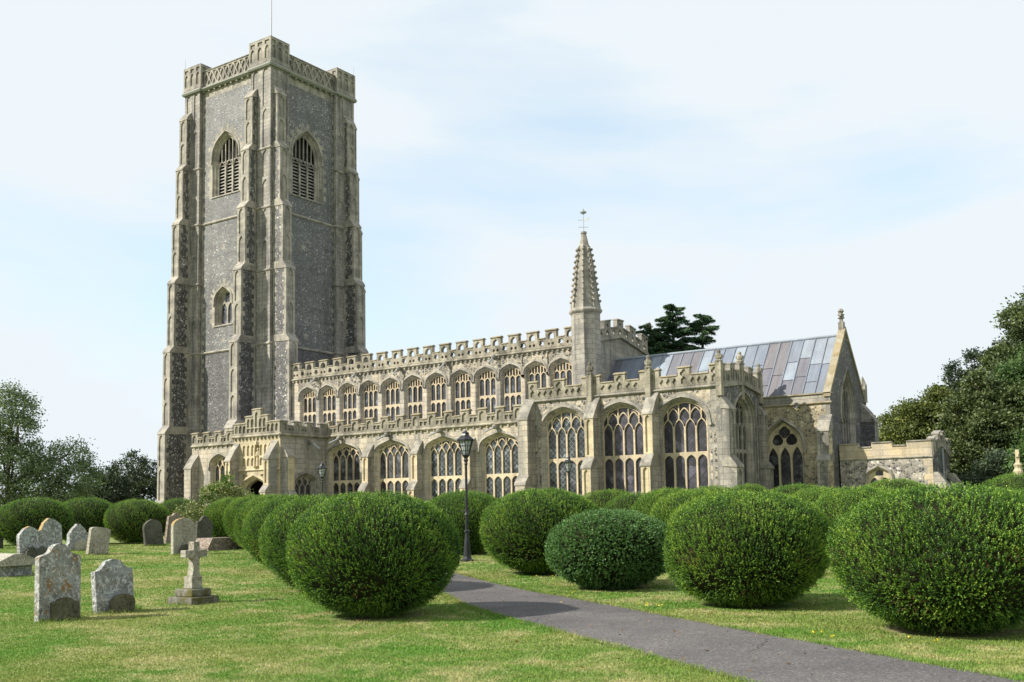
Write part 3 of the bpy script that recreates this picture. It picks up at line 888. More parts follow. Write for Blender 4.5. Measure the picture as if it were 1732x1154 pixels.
def turret(x0, x1, y0, y1):
    mb = MB(); z0, z1 = ZT + .28, 43.0
    for fr, a, b in ((S(y0), x0, x1), (E(x1), y0, y1), (N(y1), x0, x1), (W(x0), y0, y1)):
        n = 3; w = (b - a) / n; hl = []
        for i in range(n):
            hl.append(niche_panel(a + w * i + .17, a + w * (i + 1) - .17, z0 + .35, z1 - .65))
            hl.append([(a + w * i + .17, z1 - .55), (a + w * (i + 1) - .17, z1 - .55), (a + w * (i + 1) - .17, z1 - .2), (a + w * i + .17, z1 - .2)])
        plate(mb, fr, [(a, z0), (b, z0), (b, z1), (a, z1)], hl, 0, 0)
        for h in hl:
            rim(mb, fr, h, 0, -.10, 0); plate(mb, fr, h, [], -.10, 1)
        string(mb, fr, a - .06, b + .06, ZT - .12, .15, .36, 2)
    mb.box((x0, y0, z1 - .02), (x1, y1, z1 + .05), 0)
    return cb(mb, 'corner_turret', ['stone_tower', 'stone_grey', 'copper'], tower)
turret(TX1 - 2.65, TX1 + .1, TY0 - .1, TY0 + 2.1); turret(TX0 - .1, TX0 + 2.3, TY0 - .1, TY0 + 2.2)
turret(TX1 - 2.2, TX1 + .1, TY1 - 2.35, TY1 + .1); turret(TX0 - .1, TX0 + 2.2, TY1 - 2.2, TY1 + .1)
fm = MB(); fm.tube([(TX1 - .05, TY0 + .12, 42.9), (TX1 - .05, TY0 + .12, 49)], [.05, .03], 6)
cb(fm, 'flagpole', ['pipe'], tower)
for x, y in ((TX0, TY0), (TX1, TY1)):
    fm = MB(); fm.tube([(x, y, 42.9), (x, y, 44.0)], [.02, .01], 5)
    cb(fm, 'lightning_rod', ['pipe'], tower)

# ---------------------------------------------------------------- nave clerestory
NY0, NY1, NX0, NX1 = 60.3, 68.6, -64.0, -35.1
fr = S(NY0)
nm = MB()
holes = []
for cx in (-62.1, -59.87, -57.6, -55.33, -53.06, -50.8, -48.53, -46.22, -43.96, -41.74, -39.6, -37.5):
    holes.append(window(fr, cx, 1.92, 8.35, 11.35, 12.12, 3, 10.0, 11.3, rise=.2, style='perp', slope=.3, inset=.19, mull=.09, glass_m='glass_blue', deep=.26, jamb_m='ashlar_nave'))
    # flushwork spandrels
    a = arch(cx - 1.1, cx + 1.1, 11.35, 12.30, .3, 12)
    for s_ in (-1, 1):
        p = mono(cx - 1.10, cx - .30, lambda u: max(interp(a, u), 11.75) + .07, lambda u: 12.62, 8, .06) if s_ < 0 else mono(cx + .30, cx + 1.10, lambda u: max(interp(a, u), 11.75) + .07, lambda u: 12.62, 8, .06)
        if p: nm.face([fr.P(u, z, .004) for u, z in p], 1)
plate(nm, fr, [(NX0, 7.2), (NX1, 7.2), (NX1, 13.0), (NX0, 13.0)], holes, 0, 0)
plate(nm, N(NY1), [(NX0, 7.2), (NX1, 7.2), (NX1, 13.0), (NX0, 13.0)], [], 0, 0)
yc = (NY0 + NY1) / 2
plate(nm, E(NX1), [(NY0, 0), (NY1, 0), (NY1, 13.1), (yc, 13.9), (NY0, 13.1)], [], 0, 2)
nave = cb(nm, 'nave', ['ashlar_nave', 'flint_fine', 'ashlar_grey'])
rm = MB()
rm.face([(NX0, NY0, 13.0), (NX1, NY0, 13.0), (NX1, yc, 13.7), (NX0, yc, 13.7)]); rm.face([(NX0, NY1, 13.0), (NX1, NY1, 13.0), (NX1, yc, 13.7), (NX0, yc, 13.7)])
cb(rm, 'roof', ['lead_blue'], nave)
sm = MB()
string(sm, N(NY1), NX0, NX1, 12.72, .2, .26); cb(sm, 'string_course', ['stone_parapet'], nave)
sm = MB(); string(sm, fr, NX0, NX1, 12.72, .20, .26)
k = NX0 + .2
while k < NX1:
    fbox(sm, fr, k, k + .16, 12.62, 12.74, 0, .12); k += .42
cb(sm, 'string_course', ['stone_parapet'], nave)
parapet(S(NY0), nave, NX0, NX1 - 1.2, 12.98, 13.62, 14.15, merlons(NX0, NX1 - 1.2, 1.575, .88, -63.45), pierced=True)
parapet(N(NY1), nave, NX0, NX1, 12.98, 13.62, 14.15, merlons(NX0, NX1, 1.575, .88, -63.45), pierced=True)
# sloping east gable parapet with stepped battlements
mb = MB(); f2 = E(NX1)
n = 9; w = (NY1 - NY0) / n
zg = lambda y: 13.1 + .85 * (1 - abs(y - yc) / (yc - NY0))
for i in range(n):
    a = NY0 + w * i; b = a + w; za, zb = zg(a), zg(b)
    up = .55 if i % 2 == 0 else 0.0
    a2, b2 = (a, b)
    slab(mb, f2, [(a2, za), (b2, zb), (b2, zb + .62 + up), (a2, za + .62 + up)], [lobed((a + b) / 2, (za + zb) / 2 + .36, .22, 4)] + ([lobed((a + b) / 2, (za + zb) / 2 + .88, .16, 3)] if up else []), -.26, .05, 0)
    slab(mb, f2, [(a2 - .02, za + .62 + up), (b2 + .02, zb + .62 + up), (b2 + .02, zb + .72 + up), (a2 - .02, za + .72 + up)], [], -.32, .11, 1)
prism_pts = [(NY0, zg(NY0)), (yc, zg(yc)), (NY1, zg(NY1))]
for (a, za), (b, zb) in zip(prism_pts, prism_pts[1:]):
    slab(mb, f2, [(a, za - .14), (b, zb - .14), (b, zb + .06), (a, za + .06)], [], .0, .16, 0)
cb(mb, 'gable_parapet', ['stone_grey', 'stone_grey'], nave)
for u in (-61.0, -56.5, -52.0, -47.45, -43.0): spout(fr, nave, u, 12.72, .35, .45, -.2)

# ---------------------------------------------------------------- rood stair turret and spire
TC = (-35.35, 60.15)
mb = MB()
mb.lathe([(1.02, 0), (1.02, 8.5), (1.0, 8.6), (.99, 15.0)], (*TC, 0), 8, 0, R(22.5))
mb.lathe([(1.0, 14.86), (1.13, 15.0), (1.16, 15.1), (1.05, 15.25)], (*TC, 0), 8, 1, R(22.5))
spire_turret = cb(mb, 'stair_turret', ['ashlar_grey', 'stone_tower'])
mb = MB()
mb.lathe([(1.0, 15.2), (.80, 16.6), (.62, 18.2), (.38, 19.6), (.33, 19.7), (.17, 20.45), (.22, 20.5), (.20, 20.62)], (*TC, 0), 8, 0, R(22.5))
for k in range(8):
    t = R(22.5 + 45 * k); c, s = math.cos(t), math.sin(t)
    mb.tube([(TC[0] + r * c, TC[1] + r * s, z) for r, z in ((1.0, 15.2), (.80, 16.6), (.62, 18.2), (.38, 19.6))], [.07, .06, .055, .05], 5, 0)
    for i in range(10):
        z = 15.7 + i * .40; r = np.interp(z, [15.2, 16.6, 18.2, 19.6], [1.0, .80, .62, .38])
        mb.lathe([(.02, -.05), (.075, .0), (.10, .07), (.06, .13), (.02, .15)], (TC[0] + (r + .09) * c, TC[1] + (r + .09) * s, z), 6, 0)
cb(mb, 'spire', ['stone_tower'], spire_turret)
mb = MB(); x, y = TC
mb.tube([(x, y, 20.5), (x, y, 22.3)], [.03, .02], 6)
mb.tube([(x - .28, y - .18, 20.95), (x + .28, y + .18, 20.95)], .02, 5)
mb.tube([(x - .32, y - .2, 21.45), (x + .1, y + .07, 21.45)], .018, 5)
mb.box((x + .05, y - .01, 21.37), (x + .42, y + .015, 21.55))
mb.lathe([(.02, 21.85), (.18, 21.92), (.24, 22.0), (.22, 22.02), (.16, 21.96), (.03, 21.92)], (x, y, 0), 10)
for k in range(4):
    t = k * math.pi / 2; mb.tube([(x + .22 * math.cos(t), y + .22 * math.sin(t), 21.98), (x, y, 22.22)], .015, 4)
cb(mb, 'weather_vane', ['pipe'], spire_turret)

# ---------------------------------------------------------------- south aisle
AY, AX0, AX1 = 54.0, -68.75, -35.85
fr = S(AY)
am = MB()
holes = []
for cx, g in ((-52.0, 'glass_dark'), (-47.48, 'glass_dark'), (-42.9, 'glass_lattice'), (-38.32, 'glass_lattice')):
    holes.append(window(fr, cx, 3.15, 2.1, 5.75, 6.72, 4, 4.0, 5.93, rise=.46, style='panel', slope=.28, inset=.20, mull=.105, glass_m=g, deep=.27, jamb_m='ashlar_nave'))
holes.append(window(fr, -65.4, 2.3, 2.6, 5.6, 6.55, 3, 4.0, 5.7, rise=.35, style='panel', slope=.3, inset=.2, mull=.12, deep=.32, jamb_m='ashlar_nave'))
plate(am, fr, [(AX0, 0), (AX1, 0), (AX1, 7.4), (AX0, 7.4)], holes, 0, 0)
plate(am, W(AX0), [(AY, 0), (60.0, 0), (60.0, 8.0), (AY, 7.4)], [], 0, 0)
prism(am, fr, [(-.02, 0), (.16, 0), (.16, .85), (.10, .98), (-.02, 1.05)], AX0, AX1, 1)
aisle = cb(am, 'aisle', ['ashlar_nave', 'stone_grey'])
rm = MB(); rm.face([(AX0, AY, 7.5), (AX1, AY, 7.5), (AX1, NY0 - .01, 8.25), (AX0, NY0 - .01, 8.25)])
cb(rm, 'roof', ['lead_blue'], aisle)
sm = MB(); string(sm, fr, AX0, AX1, 7.16, .18, .24)
k = AX0 + .3
while k < AX1:
    fbox(sm, fr, k, k + .12, 7.07, 7.17, 0, .10); k += .55
cb(sm, 'string_course', ['stone_parapet'], aisle)
parapet(fr, aisle, -53.7, AX1, 7.38, 7.94, 8.28, merlons(-53.7, AX1, 1.405, .66, -53.7), pat='square')
parapet(fr, aisle, AX0, -58.6, 7.38, 7.94, 8.28, merlons(AX0, -58.6, 1.405, .7, -68.4), pat='square')
for u in (-49.43, -45.0, -40.58):
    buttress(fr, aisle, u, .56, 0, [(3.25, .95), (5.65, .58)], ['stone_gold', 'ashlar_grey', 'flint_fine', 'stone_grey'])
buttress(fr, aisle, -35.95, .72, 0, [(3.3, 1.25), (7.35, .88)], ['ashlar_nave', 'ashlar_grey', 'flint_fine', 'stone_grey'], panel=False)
buttress(fr, aisle, -68.35, .8, 0, [(5.5, .75)], ['ashlar_nave', 'ashlar_grey', 'flint_fine', 'stone_grey'], panel=False)
for u in (-52.2, -47.7, -43.1, -38.5): spout(fr, aisle, u, 7.05)

# ---------------------------------------------------------------- south porch
PX0, PX1, PY = -58.5, -53.75, 49.6
fr = S(PY); pc = (PX0 + PX1) / 2
pm = MB()
door = [(-57.75, 0)] + arch(-57.75, -55.05, 3.45, 4.45, .42, 9) + [(-55.05, 0)]
pan = []
for tier, (z0, z1) in enumerate(((5.15, 5.75), (5.85, 6.65))):
    for i in range(7):
        if i == 3: continue
        u = pc + (i - 3) * .44
        pan.append(niche_panel(u - .15, u + .15, z0, z1))
niche = niche_panel(pc - .24, pc + .24, 5.05, 6.70)
sp1 = [(-57.6, 4.05), (-57.0, 4.5), (-57.6, 4.6)]; sp2 = [(-55.2, 4.05), (-55.2, 4.6), (-55.8, 4.5)]
plate(pm, fr, [(PX0, 0), (PX1, 0), (PX1, 7.2), (PX0, 7.2)], [door, niche] + pan + [sp1, sp2], 0, 0)
for h in pan + [sp1, sp2]: rim(pm, fr, h, 0, -.10, 0); plate(pm, fr, h, [], -.10, 0)
rim(pm, fr, niche, 0, -.35, 0); plate(pm, fr, niche, [], -.35, 0)
d2 = [(-57.5, 0)] + arch(-57.5, -55.3, 3.40, 4.22, .42, 9) + [(-55.3, 0)]
rim(pm, fr, door, 0, -.25, 0, d2); rim(pm, fr, d2, -.25, -.6, 1)
L0, L1 = arch(-57.78, -55.02, 3.45, 4.48, .42, 9), arch(-57.95, -54.85, 3.45, 4.66, .42, 9)
for i in range(len(L0) - 1):
    pm.face([fr.P(*L0[i], .10), fr.P(*L0[i + 1], .10), fr.P(*L1[i + 1], .05), fr.P(*L1[i], .05)], 0)
    pm.face([fr.P(*L0[i], .10), fr.P(*L0[i + 1], .10), fr.P(*L0[i + 1], 0), fr.P(*L0[i], 0)], 0)
    pm.face([fr.P(*L1[i], .05), fr.P(*L1[i + 1], .05), fr.P(*L1[i + 1], 0), fr.P(*L1[i], 0)], 0)
hE2 = window(E(PX1), 51.95, 2.05, 2.0, 3.85, 4.6, 3, None, 3.85, rise=.28, style='panel', slope=.35, inset=.2, mull=.13, stone_m='stone_grey', deep=.3)
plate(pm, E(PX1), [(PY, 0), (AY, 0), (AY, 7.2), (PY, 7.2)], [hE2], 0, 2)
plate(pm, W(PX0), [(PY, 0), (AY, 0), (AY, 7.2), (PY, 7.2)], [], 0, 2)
pm.box((PX0 + .1, PY + .1, 7.0), (PX1 - .1, AY - .05, 7.3), 2)
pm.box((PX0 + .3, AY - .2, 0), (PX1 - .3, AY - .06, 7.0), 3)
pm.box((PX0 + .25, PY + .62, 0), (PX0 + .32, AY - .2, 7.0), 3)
string(pm, fr, PX0, PX1, 4.78, .10, .16, 0)
porch = cb(pm, 'porch', ['stone_porch', 'stone_grey', 'ashlar_grey', 'dark'])
sm = MB()
string(sm, fr, PX0 - .1, PX1 + .1, 7.12, .18, .26); string(sm, E(PX1), PY - .1, AY, 7.12, .18, .26); string(sm, W(PX0), PY - .1, AY, 7.12, .18, .26)
k = PX0 + .1
while k < PX1: fbox(sm, fr, k, k + .12, 7.02, 7.13, 0, .12); k += .38
cb(sm, 'string_course', ['stone_parapet'], porch)
# stepped and pierced front parapet
mb = MB()
steps = [(PX0, 8.15), (pc - 1.15, 8.15), (pc - 1.15, 8.62), (pc - .42, 8.62), (pc - .42, 9.1), (pc + .42, 9.1), (pc + .42, 8.62), (pc + 1.15, 8.62), (pc + 1.15, 8.15), (PX1, 8.15)]
outer = [(PX1, 7.38), (PX0, 7.38)][::-1]
outer = [(PX0, 7.38), (PX1, 7.38)] + steps[::-1]
hl = []
for i in range(11):
    u = PX0 + .3 + i * (PX1 - PX0 - .6) / 10
    if abs(u - pc) < 1.15:
        hl.append([(u - .16, 7.5), (u + .16, 7.5), (u + .16, 7.78), (u - .16, 7.78)])
        zt = 8.95 if abs(u - pc) < .3 else (8.5 if abs(u - pc) < 1.0 else 8.06)
        hl.append(niche_panel(u - .15, u + .15, 7.86, zt))
    else: hl.append(niche_panel(u - .16, u + .16, 7.5, 8.06))
slab(mb, fr, outer, [], -.28, -.05, 0); slab(mb, fr, outer, hl, -.048, .06, 0, back=False)
for a, b, z in ((PX0, pc - 1.15, 8.15), (pc - 1.15, pc - .42, 8.62), (pc - .42, pc + .42, 9.1), (pc + .42, pc + 1.15, 8.62), (pc + 1.15, PX1, 8.15)):
    prism(mb, fr, [(-.33, z), (.11, z), (.10, z + .05), (-.1, z + .12), (-.33, z + .05)], a - .05, b + .05, 1)
cb(mb, 'parapet', ['stone_parapet', 'lichen_coping'], porch)
parapet(E(PX1), porch, PY, AY, 7.38, 7.85, 8.15, merlons(PY, AY, 1.25, .65, PY + .3), pat='square', mat='stone_grey', cop='stone_grey')
parapet(W(PX0), porch, PY, AY, 7.38, 7.85, 8.15, merlons(PY, AY, 1.25, .65, PY + .3), pat='square', mat='stone_grey', cop='stone_grey')
pb = ['stone_porch', 'ashlar_grey', 'flint_fine', 'stone_grey']
buttress(fr, porch, -54.25, .50, 0, [(3.3, 1.15), (5.55, .85)], pb); buttress(fr, porch, -58.2, .50, 0, [(3.3, 1.15), (5.55, .85)], pb)
buttress(E(PX1), porch, 50.15, .6, 0, [(3.0, .75), (5.7, .5)], pb, panel=False)
spout(E(PX1), porch, 52.3, 6.8, .5, .5, .2)
# statue in the niche, and the oak door inside
mb = MB()
mb.lathe([(.10, 5.10), (.17, 5.12), (.15, 5.3), (.12, 5.75), (.15, 6.0), (.13, 6.12), (.05, 6.17), (.05, 6.2), (.085, 6.26), (.09, 6.34), (.05, 6.42)], (pc, PY + .12, 0), 10)
mb.tube([(pc - .13, PY + .1, 6.05), (pc - .16, PY + .02, 5.85), (pc - .02, PY - .06, 5.8)], [.05, .045, .035], 6); mb.tube([(pc + .13, PY + .1, 6.05), (pc + .16, PY + .02, 5.85), (pc + .03, PY - .06, 5.85)], [.05, .045, .035], 6)
cb(mb, 'statue', ['stone_porch'], porch)
mb = MB(); mb.lathe([(.26, 6.62), (.20, 6.8), (.03, 7.02)], (pc, PY, 0), 6); mb.lathe([(.05, 4.82), (.2, 5.0), (.26, 5.06)], (pc, PY, 0), 6)
cb(mb, 'niche_canopy', ['stone_porch'], porch)
mb = MB(); mb.box((-57.3, 53.55, .5), (-55.5, 53.65, 3.4)); 
for i in range(6): mb.box((-57.28 + i * .3, 53.51, .55), (-57.03 + i * .3, 53.56, 3.38))
cb(mb, 'door', ['wood'], porch)

# ---------------------------------------------------------------- south chapel
CX0, CX1, CN = -36.0, -23.15, 60.2
fr = S(AY + .02)
cm = MB()
holes = []
for cx, g in ((-33.5, 'glass_lattice'), (-29.52, 'glass_stained'), (-25.55, 'glass_stained')):
    holes.append(window(fr, cx, 3.25, 2.3, 6.55, 7.98, 4, 4.78, 6.72, rise=.46, style='panel', slope=.12, inset=.22, mull=.105, glass_m=g, deep=.34, jamb_m='ashlar_grey'))
    a = arch(cx - 1.85, cx + 1.85, 6.55, 8.2, .12, 12)
    for x0, x1 in ((cx - 1.78, cx - .15), (cx + .15, cx + 1.78)):
        p = mono(x0, x1, lambda u: interp(a, u) + .06, lambda u: 8.36, 10, .05)
        if p: cm.face([fr.P(u, z, .004) for u, z in p], 1)
for u in (-24.55 + .85, -35.42):   # flushwork strips beside the outer windows
    for k in range(2):
        z = 1.2; uu = u - .2 + k * .28
        while z < 6.4:
            cm.face([fr.P(uu, z, .004), fr.P(uu + .15, z, .004), fr.P(uu + .15, z + .8, .004), fr.P(uu, z + .8, .004)], 1); z += 1.0
plate(cm, fr, [(CX0, 0), (CX1, 0), (CX1, 8.55), (CX0, 8.55)], holes, 0, 0)
f2 = E(CX1)
hC = window(f2, 57.35, 3.3, 2.9, 6.6, 8.35, 4, 4.98, 6.55, rise=.4, style='panel', slope=.35, inset=.40, mull=.15, stone_m='stone_grey', deep=.42)
plate(cm, f2, [(AY, 0), (CN, 0), (CN, 8.55), (57.1, 8.95), (AY, 8.55)], [hC], 0, 2)
plate(cm, W(CX0), [(AY, 7.0), (CN, 7.0), (CN, 8.55), (AY, 8.55)], [], 0, 2)
for uu in (54.95, 55.3, 59.2, 59.55):
    cm.face([f2.P(uu, 1, .004), f2.P(uu + .13, 1, .004), f2.P(uu + .13, 8.1, .004), f2.P(uu, 8.1, .004)], 0)
prism(cm, fr, [(-.02, 0), (.16, 0), (.16, 1.0), (.10, 1.15), (-.02, 1.2)], CX0, CX1, 0)
chapel = cb(cm, 'chapel', ['ashlar_grey', 'flint_fine', 'flint_dark'])
rm = MB(); rm.face([(CX0, AY, 8.5), (CX1, AY, 8.5), (CX1, CN, 8.7), (CX0, CN, 8.7)]); cb(rm, 'roof', ['lead_blue'], chapel)
sm = MB(); string(sm, fr, CX0, CX1, 8.38, .16, .22); cb(sm, 'string_course', ['stone_grey'], chapel)
sm = MB()
slab(sm, f2, [(AY, 8.38), (57.1, 8.78), (CN, 8.38), (CN, 8.6), (57.1, 9.0), (AY, 8.6)], [], 0, .15)
cb(sm, 'string_course', ['stone_grey'], chapel)
ml = []
for p0, p1 in ((CX0, -31.47), (-31.47, -27.53), (-27.53, CX1)):
    m = (p0 + p1) / 2
    ml += [(p0, p0 + .62), (m - .36, m + .36), (p1 - .62, p1)]
mm = []
for a, b in ml:
    if mm and abs(mm[-1][1] - a) < .05: mm[-1] = (mm[-1][0], b)
    else: mm.append((a, b))
parapet(fr, chapel, CX0, CX1, 8.6, 9.22, 9.66, mm, pat='lozenge')
mb = MB()
n = 9; w = (CN - AY) / n; zg = lambda y: 8.6 + .4 * (1 - abs(y - 57.1) / 3.1)
for i in range(n):
    a = AY + w * i; b = a + w; up = .42 if i % 2 == 0 else 0
    m = (a + b) / 2; zz = (zg(a) + zg(b)) / 2
    slab(mb, f2, [(a, zg(a)), (b, zg(b)), (b, zg(b) + .6 + up), (a, zg(a) + .6 + up)], [], -.25, -.04, 0)
    slab(mb, f2, [(a, zg(a)), (b, zg(b)), (b, zg(b) + .6 + up), (a, zg(a) + .6 + up)], [niche_panel(m - .24, m - .04, zz + .1, zz + .52 + up * .7), niche_panel(m + .04, m + .24, zz + .1, zz + .52 + up * .7)], -.038, .05, 0, back=False)
    slab(mb, f2, [(a - .02, zg(a) + .6 + up), (b + .02, zg(b) + .6 + up), (b + .02, zg(b) + .69 + up), (a - .02, zg(a) + .69 + up)], [], -.3, .1, 1)
cb(mb, 'gable_parapet', ['stone_grey', 'stone_grey'], chapel)
def pinnacle(x, y, z0, zt, kind=0):
    mb = MB()
    mb.box((x - .17, y - .17, 7.9), (x + .17, y + .17, z0))
    mb.lathe([(.22, z0), (.24, z0 + .08), (.15, z0 + .14)], (x, y, 0), 8)
    h = zt - z0
    mb.lathe([(.13, z0 + .1), (.19, z0 + h * .3), (.17, z0 + h * .55), (.10, z0 + h * .72), (.12, z0 + h * .82), (.10, z0 + h * .94), (.02, zt)], (x, y, 0), 8)
    mb.box((x - .2, y - .1, z0 + h * .35), (x + .2, y + .12, z0 + h * .6))
    cb(mb, 'pinnacle', ['stone_parapet'], chapel)
for x in (-31.47, -27.53): pinnacle(x, AY - .12, 9.8, 10.6)
pinnacle(CX1 - .05, AY + .05, 9.8, 10.5); pinnacle(CX1 - .05, 57.1, 10.1, 10.75); pinnacle(CX1 - .05, CN - .2, 9.6, 10.35)
for u in (-31.2, -27.3):
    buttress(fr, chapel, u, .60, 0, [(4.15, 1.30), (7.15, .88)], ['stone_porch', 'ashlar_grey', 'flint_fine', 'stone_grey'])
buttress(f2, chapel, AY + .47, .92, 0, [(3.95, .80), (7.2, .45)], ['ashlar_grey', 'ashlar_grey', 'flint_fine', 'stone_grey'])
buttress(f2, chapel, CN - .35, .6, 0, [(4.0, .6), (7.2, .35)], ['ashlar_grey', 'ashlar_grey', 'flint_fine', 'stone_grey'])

# ---------------------------------------------------------------- chancel
KX0, KX1, KY0, KY1 = -35.1, -19.0, 60.2, 67.2
kc = (KY0 + KY1) / 2
fr = S(KY0); f2 = E(KX1)
km = MB()
hK = window(fr, -21.93, 2.5, 2.3, 5.1, 6.85, 3, None, 5.2, rise=.75, style='flow', slope=.7, inset=.13, mull=.11, stone_m='stone_porch', deep=.32, jamb_m='ashlar_grey')
plate(km, fr, [(KX0, 0), (KX1, 0), (KX1, 7.72), (KX0, 7.72)], [hK], 0, 0)
km.face([fr.P(CX1, 7.72, .03), fr.P(KX1 + .03, 7.72, .03), fr.P(KX1 + .03, 8.22, .03), fr.P(CX1, 8.22, .03)], 1)
string(km, fr, CX1, KX1 + .1, 7.62, .12, .16, 2); prism(km, fr, [(-.3, 8.22), (.12, 8.22), (.12, 8.29), (-.3, 8.34)], CX1, KX1 + .12, 2)
plate(km, N(KY1), [(KX0, 0), (KX1, 0), (KX1, 8.2), (KX0, 8.2)], [], 0, 0)
hE3 = window(f2, 63.6, 2.9, 4.2, 6.9, 10.0, 5, None, 7.0, rise=.45, style='panel', slope=1.25, inset=.2, mull=.12, stone_m='stone_grey', deep=.26, glass_m='glass_dark')
plate(km, f2, [(KY0, 0), (KY1, 0), (KY1, 8.2), (kc, 12.35), (KY0, 8.2)], [hE3], 0, 3)
for z in np.arange(.6, 7.4, .42):      # south-east quoins
    e = .5 if int(z / .42) % 2 else .28
    km.face([fr.P(KX1 - e, z, .004), fr.P(KX1, z, .004), fr.P(KX1, z + .4, .004), fr.P(KX1 - e, z + .4, .004)], 1)
chancel = cb(km, 'chancel', ['flint_rubble', 'ashlar_grey', 'lichen_coping', 'flint_tower'])
# lead roof: every sheet its own colour, with raised rolls between
mb = MB(); rr = random.Random(5)
e0, e1, zr0, zr1 = KY0 + .32, kc, 8.05, 12.1
x = KX0; cols = int((KX1 - .3 - KX0) / .74); w = (KX1 - .3 - KX0) / cols
for i in range(cols):
    a, b = KX0 + w * i, KX0 + w * (i + 1)
    off = rr.choice([0, .12, .2]); cuts = [0, .26 + off * .5, .55 + off * .6, 1.0] if rr.random() < .75 else [0, .42 + off, 1.0]
    last = -1
    for t0, t1 in zip(cuts, cuts[1:]):
        mi = rr.choices([0, 1, 2, 3], [.36, .26, .30, .10])[0]
        for side in (1, -1):
            Y = lambda t: (kc - (kc - e0) * (1 - t) * side)
            lift = .012 if side else 0
            mb.face([(a + .02, Y(t0), zr0 + (zr1 - zr0) * t0 + .03), (b - .02, Y(t0), zr0 + (zr1 - zr0) * t0 + .03), (b - .02, Y(t1), zr0 + (zr1 - zr0) * t1), (a + .02, Y(t1), zr0 + (zr1 - zr0) * t1)], mi)
    for side in (1, -1):
        Y = lambda t: (kc - (kc - e0) * (1 - t) * side)
        mb.tube([(a, Y(0), zr0 + .03), (a, Y(1), zr1 + .02)], .05, 6, 1)
mb.tube([(KX0, kc, zr1 + .04), (KX1 - .3, kc, zr1 + .04)], .09, 8, 0)
cb(mb, 'roof', ['lead_pale', 'lead_blue', 'lead_purple', 'lead_brown'], chancel)
# gable coping and cross
mb = MB()
for s_ in (-1, 1):
    y0 = kc + s_ * (kc - KY0 + .12); pts = [(y0, 8.05), (kc, 12.38), (kc, 12.64), (y0, 8.28)]
    slab(mb, f2, pts if s_ < 0 else pts[::-1], [], -.36, .08, 0)
cb(mb, 'gable_coping', ['lichen_coping'], chancel)
mb = MB(); x = KX1 - .18
mb.box((x - .16, kc - .16, 12.5), (x + .16, kc + .16, 12.95)); mb.box((x - .09, kc - .09, 12.9), (x + .09, kc + .09, 13.75))
mb.box((x - .08, kc - .30, 13.3), (x + .08, kc + .30, 13.48)); mb.lathe([(.05, 13.1), (.22, 13.2), (.10, 13.3), (.22, 13.4), (.1, 13.5), (.2, 13.62), (.08, 13.78)], (x, kc, 0), 8)
cb(mb, 'gable_cross', ['stone_grey'], chancel)
buttress(fr, chancel, -19.28, .66, 0, [(4.3, .95), (6.05, .72)], ['ashlar_grey', 'flint_rubble', 'flint_rubble', 'stone_grey'], cap_k=1.3)
buttress(f2, chancel, KY1 - .4, .8, 0, [(4.3, 1.1), (6.9, .8)], ['ashlar_grey', 'flint_tower', 'flint_tower', 'stone_grey'], panel=False)
mb = MB(); mb.box((KX1 - .25, KY1 - .2, 8.2), (KX1 + .15, KY1 + .2, 9.3)); mb.lathe([(.28, 9.3), (.2, 9.45), (.02, 9.9)], (KX1 - .05, KY1, 0), 4)
cb(mb, 'pinnacle', ['stone_grey'], chancel)
spout(fr, chancel, -20.9, 7.62, .15, .2, .1)

# ---------------------------------------------------------------- vestry
VX0, VX1, VY0, VY1 = -18.9, -13.72, 61.3, 65.6
vc = (VY0 + VY1) / 2
fr = S(VY0); f2 = E(VX1)
vm = MB()
hV = window(fr, -16.72, 1.45, 1.8, 3.2, 3.86, 2, None, 3.25, rise=.4, style='Y', slope=.55, inset=.11, mull=.09, stone_m='stone_porch', deep=.22, jamb_m='ashlar_nave')
plate(vm, fr, [(VX0, 0), (VX1, 0), (VX1, 4.35), (VX0, 4.35)], [hV], 0, 0)
plate(vm, f2, [(VY0, 0), (VY1, 0), (VY1, 4.4), (vc, 5.05), (VY0, 4.4)], [], 0, 2)
plate(vm, N(VY1), [(VX0, 0), (VX1, 0), (VX1, 4.9), (VX0, 4.9)], [], 0, 0)
vm.box((VX0, VY0 + .2, 4.6), (VX1 - .1, VY1 - .1, 4.7), 3)
string(vm, fr, VX0, VX1 + .05, 4.26, .08, .12, 1)
outer = [(VX0, 4.36), (VX1, 4.36), (VX1, 5.22), (-15.1, 5.22), (-15.1, 5.0), (-15.9, 5.0), (-15.9, 5.22), (-17.05, 5.22), (-17.05, 4.98), (-17.8, 4.98), (-17.8, 5.2), (VX0, 5.2)]
slab(vm, fr, outer, [], -.3, .03, 4)
for a, b, z in ((VX0, -17.8, 5.2), (-17.8, -17.05, 4.98), (-17.05, -15.9, 5.22), (-15.9, -15.1, 5.0), (-15.1, VX1, 5.22)):
    prism(vm, fr, [(-.34, z), (.09, z), (.09, z + .07), (-.34, z + .09)], a + .02, b - .02, 1)
for z in np.arange(1, 4.2, .4):
    e = .5 if int(z / .4) % 2 else .3
    vm.face([fr.P(VX1 - e, z, .004), fr.P(VX1, z, .004), fr.P(VX1, z + .38, .004), fr.P(VX1 - e, z + .38, .004)], 4)
vestry = cb(vm, 'vestry', ['flint_vestry', 'stone_grey', 'flint_dark', 'lead_blue', 'plaster'])
mb = MB(); n = 7; w = (VY1 - VY0) / n; zg = lambda y: 4.4 + .65 * (1 - abs(y - vc) / (vc - VY0))
